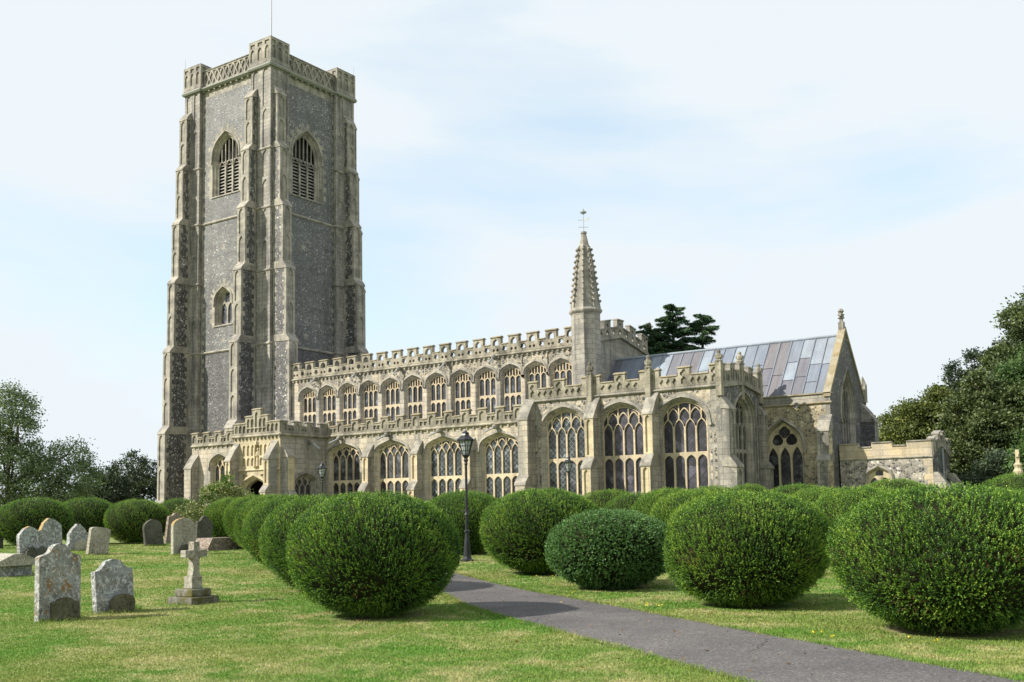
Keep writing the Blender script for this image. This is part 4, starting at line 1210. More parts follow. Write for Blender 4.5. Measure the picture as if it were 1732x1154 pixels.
for i in range(n):
    a = VY0 + w * i; b = a + w; up = .28 if i % 2 == 0 else 0; m = (a + b) / 2; zz = zg(m)
    slab(mb, f2, [(a, zg(a)), (b, zg(b)), (b, zg(b) + .58 + up), (a, zg(a) + .58 + up)], [niche_panel(m - .2, m - .03, zz + .08, zz + .5), niche_panel(m + .03, m + .2, zz + .08, zz + .5)], -.2, .07, 0)
    slab(mb, f2, [(a - .02, zg(a) + .58 + up), (b + .02, zg(b) + .58 + up), (b + .02, zg(b) + .66 + up), (a - .02, zg(a) + .66 + up)], [], -.28, .13, 0)
cb(mb, 'gable_parapet', ['stone_grey'], vestry)
for y in (VY0 + .3, VY1 - .3):     # raking end buttresses
    mb = MB(); slab(mb, S(y - .3), [(VX1, 0), (-12.2, 0), (-12.2, 1.6), (VX1 + .25, 3.45), (VX1, 3.45)], [], -.6, 0, 0)
    cb(mb, 'buttress', ['ashlar_grey'], vestry)
mb = MB()
for y in (vc - 1.1, vc + 1.1):
    slab(mb, f2, [(y - .28, 2.4), (y + .28, 2.4), (y + .28, 3.3), (y, 3.75), (y - .28, 3.3)], [], 0, .07, 0)
    slab(mb, f2, [(y - .17, 2.5), (y + .17, 2.5), (y + .17, 3.2), (y, 3.5), (y - .17, 3.2)], [], .07, .075, 1)
cb(mb, 'lancet_window', ['stone_grey', 'glass_dark'], vestry)
mb = MB(); mb.tube([(VX1, vc, 3.1), (VX1 + .35, vc, 3.05)], .03, 6); mb.lathe([(.22, 2.9), (.12, 3.0), (.05, 3.1)], (VX1 + .38, vc, 0), 8)
cb(mb, 'wall_light', ['iron'], vestry)
mb = MB(); mb.tube([(VX1 + .1, vc, 3.2), (VX1 + .1, vc, 4.9)], .045, 6)
cb(mb, 'downpipe', ['pipe'], vestry)

# ================================================================== GROUND
def gz(x, y):
    s = -0.5686 * x + 0.8226 * y
    t = min(max((s - 14) / 30, 0), 1)
    return 0.5 * t * t * (3 - 2 * t)
def gza(x, y):
    t = np.clip((-0.5686 * x + 0.8226 * y - 14) / 30, 0, 1)
    return 0.5 * t * t * (3 - 2 * t)
def axis(lo, hi):
    near = np.arange(lo, hi + .1, 1.0)
    far = np.array([15, 40, 90, 200, 500, 1200, 3000.0])
    return np.concatenate([lo - far[::-1], near, hi + far])
gx, gy = axis(-100, 40), axis(-20, 120)
GX, GY = np.meshgrid(gx, gy)
GZ = gza(GX, GY)
me = bpy.data.meshes.new('ground')
nx, ny = len(gx), len(gy)
idx = np.arange(nx * ny).reshape(ny, nx)
F = np.stack([idx[:-1, :-1], idx[:-1, 1:], idx[1:, 1:], idx[1:, :-1]], -1).reshape(-1, 4)
me.from_pydata(np.stack([GX, GY, GZ], -1).reshape(-1, 3).tolist(), [], F.tolist())
me.polygons.foreach_set('use_smooth', [True] * len(me.polygons))
me.materials.append(MAT['lawn'])
g = bpy.data.objects.new('ground', me); COL.objects.link(g); tag(g, kind='structure')

# tarmac path, curving up to the porch
def catmull(P, n=14):
    P = [Vector(p) for p in P]; o = []
    for i in range(1, len(P) - 2):
        for k in range(n):
            t = k / n
            o.append(.5 * ((2 * P[i]) + (-P[i - 1] + P[i + 1]) * t + (2 * P[i - 1] - 5 * P[i] + 4 * P[i + 1] - P[i + 2]) * t * t + (-P[i - 1] + 3 * P[i] - 3 * P[i + 1] + P[i + 2]) * t**3))
    o.append(P[-2]); return o
far_e = catmull([(3.5, 6.6), (1.0, 8.6), (-1.79, 10.72), (-3.56, 12.0), (-5.93, 13.67), (-9.3, 15.94), (-12.03, 17.6), (-15.5, 20.1), (-19.5, 23.2), (-25, 27.4), (-34, 34.5), (-45, 42), (-54, 47.5), (-55, 49)])
near_e = catmull([(1.5, 5.0), (-1.0, 7.0), (-2.4, 8.15), (-4.0, 9.5), (-6.22, 11.1), (-8.97, 13.0), (-10.85, 14.35), (-13.9, 17.0), (-18.2, 21.0), (-24, 26), (-33, 33.2), (-45.4, 41.2), (-56.8, 47.5), (-58, 49)])
pm = MB()
n = min(len(far_e), len(near_e))
pv = []
jr = random.Random(3)
for a, b in zip(far_e, near_e):
    ja = (a - b).normalized()
    for k in range(5):
        q = b.lerp(a, k / 4)
        if k in (0, 4): q = q + ja * jr.uniform(-.035, .035)
        pv.append((q.x, q.y, gz(q.x, q.y) + .012 + .012 * math.sin(math.pi * k / 4)))
pm.add(pv, [(i * 5 + k, (i + 1) * 5 + k, (i + 1) * 5 + k + 1, i * 5 + k + 1) for i in range(n - 1) for k in range(4)])
po = pm.build('path', ['tarmac'], smooth=True); tag(po, kind='structure')
path_poly = [(p.x, p.y) for p in far_e] + [(p.x, p.y) for p in near_e[::-1]]
def in_path(x, y):
    PX = np.array(path_poly); c = np.zeros(len(x), bool)
    for (x1, y1), (x2, y2) in zip(PX, np.roll(PX, -1, 0)):
        if y1 == y2: continue
        t = ((y1 > y) != (y2 > y)) & (x < (x2 - x1) * (y - y1) / (y2 - y1) + x1)
        c ^= t
    return c

# ------------------------------------------------------------------ leaf meshes
def quad_mesh(name, V, F, mi, v, mats):
    """V (n,3) F (m,4) v per-face shade"""
    me = bpy.data.meshes.new(name)
    me.vertices.add(len(V)); me.vertices.foreach_set('co', np.asarray(V, np.float32).ravel())
    k = F.shape[1]
    me.loops.add(F.size); me.loops.foreach_set('vertex_index', F.astype(np.int32).ravel())
    me.polygons.add(len(F)); me.polygons.foreach_set('loop_start', np.arange(0, F.size, k, dtype=np.int32))
    me.polygons.foreach_set('material_index', np.asarray(mi, np.int32))
    at = me.attributes.new('v', 'FLOAT', 'FACE'); at.data.foreach_set('value', np.asarray(v, np.float32))
    for m in mats: me.materials.append(MAT[m])
    me.update(); me.validate()
    return me
def nrm(a): return a / np.maximum(np.linalg.norm(a, axis=-1, keepdims=True), 1e-9)
def leaves(c, d, L, Wd):
    """diamond leaves: centre/base c, direction d, length L, width Wd"""
    d = nrm(d)
    r = rng.normal(size=d.shape); s = nrm(np.cross(d, r))
    up = np.cross(s, d)
    L = np.asarray(L)[:, None]; Wd = np.asarray(Wd)[:, None]
    V = np.stack([c, c + d * L * .5 + s * Wd * .5 + up * L * .06, c + d * L, c + d * L * .5 - s * Wd * .5 + up * L * .06], 1).reshape(-1, 3)
    F = np.arange(len(V)).reshape(-1, 4)
    return V, F

def sphere_core(rx, ry, rz, cz, n=20, m=12, lump=None):
    V = []
    for i in range(m + 1):
        t = -math.pi / 2 + math.pi * i / m
        t = max(-1.55, min(1.55, t))
        for k in range(n):
            a = 2 * math.pi * k / n
            V.append((rx * math.cos(t) * math.cos(a), ry * math.cos(t) * math.sin(a), cz + rz * math.sin(t)))
    F = [(i * n + k, i * n + (k + 1) % n, (i + 1) * n + (k + 1) % n, (i + 1) * n + k) for i in range(m) for k in range(n)]
    return np.array(V), np.array(F)

def topiary(seed, Rr, h, nsp, kind='yew', ex=2.5):
    global rng
    rng = np.random.default_rng(seed)
    th = rng.uniform(0, 2 * np.pi, nsp); t = rng.uniform(-.97, 1, nsp)
    def surf(th, t):
        e = ex
        r = (1 - np.abs(t) ** e) ** (1 / 2.15)
        low = np.clip(-t, 0, 1)
        r = r * (1 - .17 * low ** 1.6)
        lump = 1 + .030 * np.sin(3 * th + seed) * np.cos(2.2 * t + seed * .7) + .022 * np.sin(5 * th - 2 * seed + 3 * t) + .014 * np.sin(9 * th + 5 * t + seed)
        return r * lump, lump
    # thin places low down where the shade-coloured core shows
    keep = ~((np.sin(3 * th + seed * 1.7) * np.sin(6 * t + seed) > .35) & (t < -.25) & (rng.random(nsp) < .6))
    th, t = th[keep], t[keep]; nsp = len(th)
    r, lump = surf(th, t)
    z = h * (.5 + .5 * t) * (1 + .015 * np.sin(4 * th + seed)) + .01
    P = np.stack([Rr * r * np.cos(th), Rr * r * np.sin(th), z], 1)
    nn = nrm(np.stack([np.cos(th) * r / Rr, np.sin(th) * r / Rr, np.sign(t) * np.abs(t) ** 1.4 / (h / 2)], 1))
    P = P - nn * rng.uniform(.02, .10, nsp)[:, None]
    up = np.array([0, 0, 1.0])
    sv_ = rng.normal(0, .16, nsp)
    # patches of stronger and weaker growth
    patch = .10 * np.sin(4 * th + 2 * seed) * np.sin(3 * t + seed) + .07 * np.sin(9 * th + 7 * t)
    if kind == 'yew':
        d = nrm(nn * .55 + up * (.85 * np.clip(.75 + t, .2, 1))[:, None] + rng.normal(0, .14, (nsp, 3)))
        k = 9; Ln = rng.uniform(.045, .09, nsp); lf, lw = .024, .0135
        long_ = rng.random(nsp) < .05; Ln[long_] *= 1.5
    else:
        d = nrm(nn + rng.normal(0, .45, (nsp, 3)))
        k = 8; Ln = rng.uniform(.05, .10, nsp); lf, lw = .034, .022
    j = np.arange(k) / (k - 1)
    C = P[:, None, :] + d[:, None, :] * (Ln[:, None] * j[None, :])[:, :, None]
    perp = nrm(rng.normal(size=(nsp, k, 3)))
    perp = perp - d[:, None, :] * (perp * d[:, None, :]).sum(-1, keepdims=True)
    D = nrm(perp) * .8 + d[:, None, :] * (.55 + .6 * j[None, :, None])
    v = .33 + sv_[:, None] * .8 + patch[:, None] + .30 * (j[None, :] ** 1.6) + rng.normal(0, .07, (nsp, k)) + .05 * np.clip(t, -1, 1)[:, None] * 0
    # a few scorched patches of dead brown shoots
    dead = np.repeat(((np.sin(4 * th + 2.3 * seed) * np.sin(5 * t + 1.1 * seed) > .72) & (t < .15) & (rng.random(nsp) < .20)).astype(float), k) if kind == 'yew' else 0.0
    Lf = lf * rng.uniform(.75, 1.2, nsp * k)
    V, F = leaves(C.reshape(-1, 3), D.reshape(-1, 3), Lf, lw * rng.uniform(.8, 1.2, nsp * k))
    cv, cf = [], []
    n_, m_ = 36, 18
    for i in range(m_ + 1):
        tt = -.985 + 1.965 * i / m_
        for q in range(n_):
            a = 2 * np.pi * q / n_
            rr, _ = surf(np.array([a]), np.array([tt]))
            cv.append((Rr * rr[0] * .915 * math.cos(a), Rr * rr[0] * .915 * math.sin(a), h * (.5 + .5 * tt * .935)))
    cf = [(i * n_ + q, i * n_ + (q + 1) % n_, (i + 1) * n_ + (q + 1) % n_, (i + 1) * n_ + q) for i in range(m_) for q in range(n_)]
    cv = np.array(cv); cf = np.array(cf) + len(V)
    return quad_mesh('topiary', np.vstack([V, cv]), np.vstack([F, cf]), [0] * len(F) + [1] * len(cf), np.concatenate([np.clip(v.ravel(), .08 if kind == 'yew' else 0, 1) * (1 - dead), np.zeros(len(cf))]), [kind, 'shaded_twigs'])

yews = [topiary(1, 1.42, 2.0, 17500, ex=2.5), topiary(2, 1.42, 2.0, 17500, ex=2.9), topiary(3, 1.42, 2.0, 17500, ex=2.3), topiary(4, 1.42, 2.0, 17500, ex=2.7)]
yew_far = topiary(5, 1.42, 2.0, 9000)
box_m = topiary(9, 1.32, 1.55, 9500, 'box')
GH = 'clipped ball bushes across the churchyard'
balls = [  # x, y, radius, height, mesh, label
    (-11.50, 12.62, 1.43, 2.02, 0, 'largest clipped yew ball beside the path bend, nearest the stone cross'),
    (-15.4, 15.6, 1.45, 2.0, 1, 'clipped yew ball touching the back of the big yew nearest the cross'),
    (-20.3, 19.2, 1.42, 1.98, 2, 'clipped yew ball third in the row behind the stone cross'),
    (-24.7, 22.7, 1.38, 1.98, 0, 'clipped yew ball fourth in the row behind the stone cross'),
    (-29.3, 26.2, 1.36, 2.0, 1, 'clipped yew ball overhanging the low red chest tomb'),
    (-36.5, 30.9, 1.40, 2.0, 2, 'last clipped yew ball of the row, just in front of the variegated shrub'),
    (-6.78, 16.66, 1.43, 1.93, 1, 'round clipped yew ball alone on the grass, right of the dark squat bush'),
    (-3.12, 14.55, 1.54, 1.93, 2, 'widest clipped yew ball with tall sprigs, nearest the right edge of the path'),
    (-10.48, 18.6, 1.38, 1.60, 'b', 'squat blue-green clipped box bush with small rounded leaves beside the path'),
    (-13.75, 21.1, 1.55, 2.06, 0, 'clipped yew ball with a tuft on top, left of the squat box bush'),
    (-20.0, 26.2, 1.42, 2.0, 2, 'clipped yew ball standing directly behind the near lamp post'),
    (-6.75, 23.7, 1.45, 1.99, 0, 'clipped yew ball showing in the gap between the two roundest right-hand balls'),
    (-11.1, 31.6, 1.35, 2.05, 'f', 'clipped yew dome below the chancel buttress and flint wall'),
    (-10.9, 24.2, 1.35, 1.98, 1, 'clipped yew dome directly behind the lone round yew ball'),
    (-13.6, 27.8, 1.30, 1.98, 2, 'clipped yew dome below the second chapel buttress'),
    (-16.9, 32.0, 1.25, 1.85, 'f', 'low clipped yew dome between the squat box bush and the chapel wall'),
    (-20.4, 36.2, 1.40, 2.0, 'f', 'clipped yew dome beneath the middle chapel window'),
    (-41.2, 24.4, 1.62, 2.1, 'f', 'clipped yew ball behind the double headstone'),
    (-42.8, 27.8, 1.50, 2.15, 'f', 'clipped yew ball between the double headstone and the leaning headstone'),
    (-40.3, 28.7, 1.48, 2.02, 'f', 'clipped yew ball beside the dark leaning headstone, clear on all sides'),
    (-44.5, 34.2, 1.40, 2.15, 'f', 'clipped yew ball at the foot of the tower'),
    (-46.4, 24.6, 1.55, 2.1, 'f', 'clipped yew ball partly cut off by the left border of the photo'),
    (-10.3, 39.8, 1.45, 2.2, 'f', 'clipped yew dome standing up in front of the vestry window'),
    (-6.2, 40.6, 1.55, 2.3, 'f', 'clipped yew dome in front of the slender stone churchyard cross'),
    (-3.3, 20.2, 1.35, 1.9, 1, 'clipped yew ball half hidden behind the widest one at the right border'),
    (-18.6, 42.2, 1.45, 2.15, 'f', 'clipped yew dome under the chapel corner buttress'),
    (-17.2, 42.7, 1.2, 2.2, 'f', 'clipped yew dome in front of the chapel east window'),
    (-19.6, 29.6, 1.30, 1.98, 1, 'clipped yew dome between the near lamp post ball and the tufted yew'),
    (-9.2, 28.2, 1.3, 1.95, 2, 'clipped yew dome between the lone round ball and the chancel window'),
]
for i, (x, y, rr, h, m, lab) in enumerate(balls):
    me = box_m if m == 'b' else yew_far if m == 'f' else yews[m]
    o = bpy.data.objects.new('topiary_bush', me); COL.objects.link(o)
    o.location = (x, y, gz(x, y) - .02)
    r0b, h0b = (1.32, 1.55) if m == 'b' else (1.42, 2.0)
    rr *= .955; h *= .975
    o.scale = (rr / r0b, rr / r0b * (1 + .06 * math.sin(i * 2.1)), h / h0b)
    o.rotation_euler = (0, 0, i * 1.37)
    if m in (0, 1, 2) and i % 4 == 3: o.data = yews[3]
    tag(o, lab, 'bush', GH)
# ------------------------------------------------------------------ grass blades on the near lawn
n = 760000
s_ = 6.3 * (50 / 6.3) ** rng.uniform(0, 1, n) ** 1.08
u_ = rng.uniform(-.62, .62, n) * s_
bx = -math.sin(yaw) * s_ + math.cos(yaw) * u_; by = math.cos(yaw) * s_ + math.sin(yaw) * u_
ok = ~in_path(bx, by)
ok &= rng.uniform(0, 1, n) < np.clip((52 - s_) / 16, 0, 1)
for (x, y, rr, *_r) in balls[:12]: ok &= (bx - x) ** 2 + (by - y) ** 2 > (rr * .55) ** 2
bx, by, s_ = bx[ok], by[ok], s_[ok]; n = len(bx)
bz = gza(bx, by)
hgt = rng.uniform(.009, .024, n) * (1 + s_ * .02); wd = .0026 + .0005 * s_
a = rng.uniform(0, 2 * np.pi, n); lean = rng.normal(0, .6, (n, 2)) * hgt[:, None]
A = np.stack([bx + np.cos(a) * wd, by + np.sin(a) * wd, bz - .004], 1); B = np.stack([bx - np.cos(a) * wd, by - np.sin(a) * wd, bz - .004], 1)
T = np.stack([bx + lean[:, 0], by + lean[:, 1], bz + hgt], 1)
V = np.stack([A, B, T], 1).reshape(-1, 3)
me = quad_mesh('lawn_grass', V, np.arange(len(V)).reshape(-1, 3), [0] * n, np.clip(rng.normal(.45, .25, n), 0, 1), ['blade'])
o = bpy.data.objects.new('lawn_grass', me); COL.objects.link(o); tag(o, 'short mown lawn grass, green with dry straw patches', 'grass', kind='stuff')

# longer unmown grass creeping over the path edges and round the stones
def tufts(name, px, py, hmin, hmax, label):
    n = len(px); a = rng.uniform(0, 2 * np.pi, n); h = rng.uniform(hmin, hmax, n); z = gza(px, py)
    w = .0035 + .0003 * np.hypot(px, py); ln = rng.normal(0, .55, (n, 2)) * h[:, None]
    A = np.stack([px + np.cos(a) * w, py + np.sin(a) * w, z - .004], 1); B = np.stack([px - np.cos(a) * w, py - np.sin(a) * w, z - .004], 1)
    T = np.stack([px + ln[:, 0], py + ln[:, 1], z + h], 1)
    V = np.stack([A, B, T], 1).reshape(-1, 3)
    me = quad_mesh(name, V, np.arange(len(V)).reshape(-1, 3), [0] * n, np.clip(rng.normal(.45, .28, n), 0, 1), ['blade'])
    o = bpy.data.objects.new(name, me); COL.objects.link(o); tag(o, label, 'grass', kind='stuff')
ex_, ey_ = [], []
for ed in (far_e, near_e):
    for p, q in zip(ed[:110], ed[1:110]):
        L_ = (q - p).length; m = int(L_ * 420)
        t_ = rng.uniform(0, 1, m)
        wv = .05 * np.sin(3.1 * (p.x + t_)) + .03 * np.sin(7.7 * (p.y + t_))
        ex_.append(p.x + (q.x - p.x) * t_ + rng.normal(0, .045, m) + wv * .5); ey_.append(p.y + (q.y - p.y) * t_ + rng.normal(0, .045, m) + wv * .5)
tufts('path_edge_grass', np.concatenate(ex_), np.concatenate(ey_), .02, .055, 'ragged longer grass creeping over both edges of the path')
gx_, gy_ = [], []
for (x, y, w) in ((-15.82, 9.8, .73), (-16.05, 11.0, .74), (-30.6, 18.35, 1.42), (-35.6, 22.8, .8), (-32.15, 21.3, .76), (-36.2, 26.6, .86), (-37.6, 28.55, .8), (-29.05, 22.5, .9), (-26.98, 14.98, .9), (-16.09, 12.69, .7)):
    m = 420
    gx_.append(x + rng.normal(.08, .12, m)); gy_.append(y + rng.uniform(-.56, .56, m) * w)
tufts('gravestone_foot_grass', np.concatenate(gx_), np.concatenate(gy_), .03, .10, 'longer uncut grass round the feet of the gravestones')

# ================================================================== GRAVES
def headstone(x, y, w, h, t, prof, mat, label, lean=0.0, side=0.0, rz=0.0, edge=None, lichen_top=False, foot=False):
    """slab facing east (+X), width along Y; prof = list of (u in -1..1, z in 0..1) for the top outline"""
    mb = MB(); f = Fr((t / 2, 0), (0, 1), (1, 0))
    outer = [(-w / 2, -.12), (w / 2, -.12)] + [(u * w / 2, z * h) for u, z in prof]
    plate(mb, f, outer, [], 0, 0); plate(mb, f, outer, [], -t, 0)
    nn_ = len(outer); b0 = MB()
    for i in range(nn_):
        p, q = outer[i], outer[(i + 1) % nn_]
        topish = lichen_top and p[1] > h * .7 and q[1] > h * .7
        mb.face([f.P(*p, 0), f.P(*q, 0), f.P(*q, -t), f.P(*p, -t)], 1 if topish else 0)
    o = mb.build('footstone' if foot else 'headstone', [mat] + (['lichen_orange'] if lichen_top else []))
    md = o.modifiers.new('bevel', 'BEVEL'); md.width = .008; md.segments = 2; md.limit_method = 'ANGLE'; md.angle_limit = R(50)
    o.location = (x, y, gz(x, y)); o.rotation_euler = (side, lean, rz)
    tag(o, label, 'gravestone', 'footstones in the churchyard' if foot else 'headstones in the churchyard')
    return o
def P_shoulder(k=.55, n=7, sh=.84):
    """round central hump between low concave shoulders"""
    r = [(1, sh - .02), (.92, sh), (k + .1, sh + .03)]
    r += [(k * math.cos(a), sh + .03 + (1 - sh - .03) * math.sin(a)) for a in [math.pi * (i + .5) / n for i in range(n)]]
    r += [(-k - .1, sh + .03), (-.92, sh), (-1, sh - .02)]
    return r
def P_round(z0=.72, n=10, p=1.0):
    return [(math.cos(a), z0 + (1 - z0) * math.sin(a) ** p) for a in [math.pi * i / n for i in range(n + 1)]]
def P_point(z0=.7, bulge=.5):
    return [(1, z0), (.85, z0 + (1 - z0) * .45), (.5, z0 + (1 - z0) * .8), (0, 1), (-.5, z0 + (1 - z0) * .8), (-.85, z0 + (1 - z0) * .45), (-1, z0)]
def P_ogee(z0=.80):
    return [(1, z0), (.75, z0 + .01), (.55, z0 + .07), (.38, .965), (.18, .99), (0, 1), (-.18, .99), (-.38, .965), (-.55, z0 + .07), (-.75, z0 + .01), (-1, z0)]
P_double = [(1, .62), (.99, .82), (.72, .95), (.42, 1.0), (.18, .90), (.02, .74), (-.1, .72), (-.3, .80), (-.5, .845), (-.72, .80), (-.9, .70), (-.98, .66), (-1, .6)]
headstone(-15.82, 9.80, .73, 1.24, .13, P_shoulder(.48), 'grave_rust', 'tall headstone with rust-brown lichen blotches and humped top, nearest the camera', lean=-.03, side=-.01)
headstone(-15.71, 9.86, .47, .37, .09, P_shoulder(.55, 7, .8), 'grave_olive', 'small olive footstone leaning before the tall rust-blotched headstone', foot=True, lean=-.04)
headstone(-16.05, 11.0, .74, .92, .12, P_ogee(), 'grave_blue', 'speckled blue-grey headstone leaning back, between the rust-blotched headstone and the cross', lean=-.05, side=.05)
headstone(-15.90, 11.06, .44, .32, .09, P_round(.55), 'grave_olive', 'small olive footstone before the speckled blue-grey headstone', foot=True)
headstone(-30.6, 18.35, 1.42, 1.34, .16, P_double, 'grave_blue', 'wide double headstone with two unequal humps and orange lichen on its edge', lean=-.03, side=.05, lichen_top=True)
headstone(-30.4, 18.1, .72, .50, .10, [(1, .7), (.7, .95), (.45, 1), (.1, .82), (-.1, .82), (-.45, 1), (-.7, .95), (-1, .7)], 'grave_dark', 'dark two-humped footstone before the wide double headstone', foot=True)
headstone(-35.6, 22.8, .80, 1.0, .18, [(1.1, .25), (.95, .32), (.95, .62), (.6, .82), (.2, .96), (.15, 1), (-.15, 1), (-.2, .96), (-.6, .82), (-.95, .62), (-.95, .32), (-1.1, .25)], 'grave_blue', 'pointed headstone with stepped shoulders in front of the left yew balls', side=.02)
headstone(-35.42, 22.85, .55, .42, .10, P_round(.5), 'grave_pale', 'small pale footstone before the pointed headstone with stepped shoulders', foot=True)
headstone(-32.15, 21.32, .76, .95, .14, P_round(.90, 8, .8), 'grave_pale', 'pale headstone with gently curved top leaning to the right', lean=.03, side=-.11)
headstone(-32.02, 21.37, .52, .46, .09, P_round(.75), 'grave_pale', 'small tan footstone close against the pale leaning headstone', foot=True, side=-.06)
headstone(-36.2, 26.6, .86, 1.10, .12, P_point(.72), 'grave_dark', 'dark pointed headstone leaning left in front of a yew ball', side=.14)
headstone(-37.6, 28.55, .80, 1.35, .14, P_shoulder(.45, 7, .86), 'grave_red', 'tall brownish headstone leaning to the right before the tower yew ball', side=-.14)
headstone(-29.05, 22.5, .90, 1.24, .13, P_point(.80), 'grave_pale', 'grey headstone with orange lichen along its pointed top, left of the low chest tomb', lichen_top=True, lean=-.02)
headstone(-28.86, 22.45, .40, .36, .09, P_round(.6), 'grave_dark', 'small dark footstone just behind the stone cross', foot=True)
headstone(-33.4, 26.8, .74, 1.20, .12, P_shoulder(.5, 7, .8), 'grave_dark', 'dark narrow headstone half hidden behind the orange-topped headstone', side=-.05)
headstone(-41.5, 22.9, .6, .75, .14, P_round(.8), 'grave_dark', 'dark headstone cut by the left border of the photo')
# low red chest tomb under the yews
mb = MB(); f = Fr((0, 0), (0, 1), (1, 0))
slab(mb, f, [(-.8, -.1), (.8, -.1), (.8, .10), (.62, .44), (-.62, .44), (-.8, .10)], [], -.42, .42, 0)
o = mb.build('coped_tomb', ['grave_red']); o.location = (-30.3, 25.0, gz(-30.3, 25)); tag(o, 'low reddish coped tomb half under the yew row', 'tomb')
# chest tomb at left
mb = MB()
mb.box((-1.0, -.42, -.1), (1.0, .42, .28), 0)
prism(mb, Fr((0, 0), (1, 0), (0, -1)), [(-.55, .26), (.55, .26), (.55, .36), (.12, .56), (-.12, .56), (-.55, .36)], -1.15, 1.15, 1)
o = mb.build('chest_tomb', ['grave_blue', 'grave_pale']); o.location = (-26.98, 14.98, gz(-26.98, 14.98)); o.rotation_euler = (0, 0, R(-4)); tag(o, 'low grey coped chest tomb with mossy lid at the left border', 'tomb')
# stone cross on two mossy steps
cr = empty('cross_monument', (-16.09, 12.69, gz(-16.09, 12.69)), R(4)); tag(cr, 'small stone cross memorial on two mossy steps beside the row of yews', 'grave cross')
for nm_, hw, z0, z1 in (('lower_step', .335, -.08, .13), ('upper_step', .235, .13, .27)):
    mb = MB(); mb.box((-hw, -hw, z0), (hw, hw, z1)); o = mb.build(nm_, ['moss'], cr); md = o.modifiers.new('bevel', 'BEVEL'); md.width = .02; md.segments = 2
mb = MB(); mb.box((-.115, -.125, .27), (.115, .125, .50)); o = mb.build('plinth', ['grave_pale'], cr); md = o.modifiers.new('bevel', 'BEVEL'); md.width = .012
mb = MB(); f = Fr((.085, 0), (0, 1), (1, 0))
slab(mb, f, [(-.105, .50), (.105, .50), (.075, .60), (.070, .80), (.09, .85), (.26, .85), (.26, .985), (.070, .985), (.070, 1.14), (-.070, 1.14), (-.070, .985), (-.26, .985), (-.26, .85), (-.09, .85), (-.070, .80), (-.075, .60)], [], -.14, 0, 0)
o = mb.build('cross', ['grave_pale'], cr); md = o.modifiers.new('bevel', 'BEVEL'); md.width = .01; md.limit_method = 'ANGLE'
# slender churchyard cross at right
sc_ = empty('churchyard_cross', (-8.07, 52.74, .5)); tag(sc_, 'slender pale stone churchyard cross rising behind the yew dome at the right border', 'cross')
mb = MB(); mb.lathe([(.75, -.1), (.75, .25), (.5, .3), (.5, .6), (.28, .7)], n=8); mb.build('base', ['stone_porch'], sc_)
mb = MB(); mb.lathe([(.14, .6), (.12, 2.3), (.2, 2.4), (.22, 2.6), (.14, 2.75), (.2, 2.9), (.10, 3.0)], n=8); mb.build('shaft', ['stone_porch'], sc_)
mb = MB(); mb.box((-.08, -.08, 3.0), (.08, .08, 3.6)); mb.box((-.06, -.16, 3.25), (.06, .16, 3.40)); mb.build('cross_head', ['stone_porch'], sc_)

# ================================================================== LAMP POSTS
def lamp_post(loc, label, proto=None):
    if proto is None:
        r = empty('lamp_post', loc)
        mb = MB(); mb.lathe([(.20, -.02), (.20, .04), (.13, .07), (.11, .14), (.085, .5), (.055, .78), (.05, .80), (.085, .82), (.085, .86), (.05, .89), (.045, 1.28), (.075, 1.31), (.05, 1.36), (.04, 1.4), (.036, 2.72), (.055, 2.76), (.04, 2.8)], n=12)
        mb.build('post', ['iron'], r, smooth=False)
        mb = MB(); mb.tube([(-.2, 0, 1.42), (.2, 0, 1.42)], .016, 6); mb.build('ladder_bar', ['iron'], r)
        mb = MB(); mb.lathe([(.03, 2.78), (.07, 2.86), (.05, 2.92), (.11, 3.0), (.11, 3.02)], n=8)
        b0, b1 = (.10, 3.0), (.22, 3.42)
        for k in range(6):
            a = R(60 * k); c, s = math.cos(a), math.sin(a)
            mb.tube([(b0[0] * c, b0[0] * s, b0[1]), (b1[0] * c, b1[0] * s, b1[1])], .013, 5)
            a2 = R(60 * k + 60); c2, s2 = math.cos(a2), math.sin(a2)
            for t in (.33, .66):
                q = b0[0] + (b1[0] - b0[0]) * t; z = b0[1] + (b1[1] - b0[1]) * t
                mb.tube([(q * c, q * s, z), (q * c2, q * s2, z)], .007, 4)
            am_ = R(60 * k + 30); cm_, sm_ = math.cos(am_) * .866, math.sin(am_) * .866
            mb.tube([(b0[0] * cm_, b0[0] * sm_, b0[1]), (b1[0] * cm_, b1[0] * sm_, b1[1])], .006, 4)
        lan = mb.build('lantern_frame', ['iron'], r)
        mb = MB(); mb.lathe([(.09, 3.01), (.205, 3.42)], n=6); mb.build('glass', ['lampglass'], lan)
        mb = MB(); mb.lathe([(.27, 3.41), (.275, 3.45), (.17, 3.54), (.12, 3.57), (.10, 3.62), (.12, 3.64), (.06, 3.68), (.03, 3.72), (.01, 3.76)], n=6); mb.build('cap', ['iron'], r)
    else:
        r = proto.copy(); COL.objects.link(r); r.location = loc
        for ch in proto.children:
            c = ch.copy(); COL.objects.link(c); c.parent = r
            for g_ in ch.children:
                d = g_.copy(); COL.objects.link(d); d.parent = c
    tag(r, label, 'lamp post', 'black lamp posts along the church path')
    return r
lp = lamp_post((-17.9, 23.55, gz(-17.9, 23.55)), 'tall black iron lamp post standing beside the path, nearest of the lamp posts')
bpy.context.view_layer.update()
lamp_post((-36.95, 36.86, .5), 'black lamp post beside the porch side window, seen above the yews', lp)
lamp_post((-26.06, 42.38, .5), 'black lamp post in front of the first chapel window', lp)

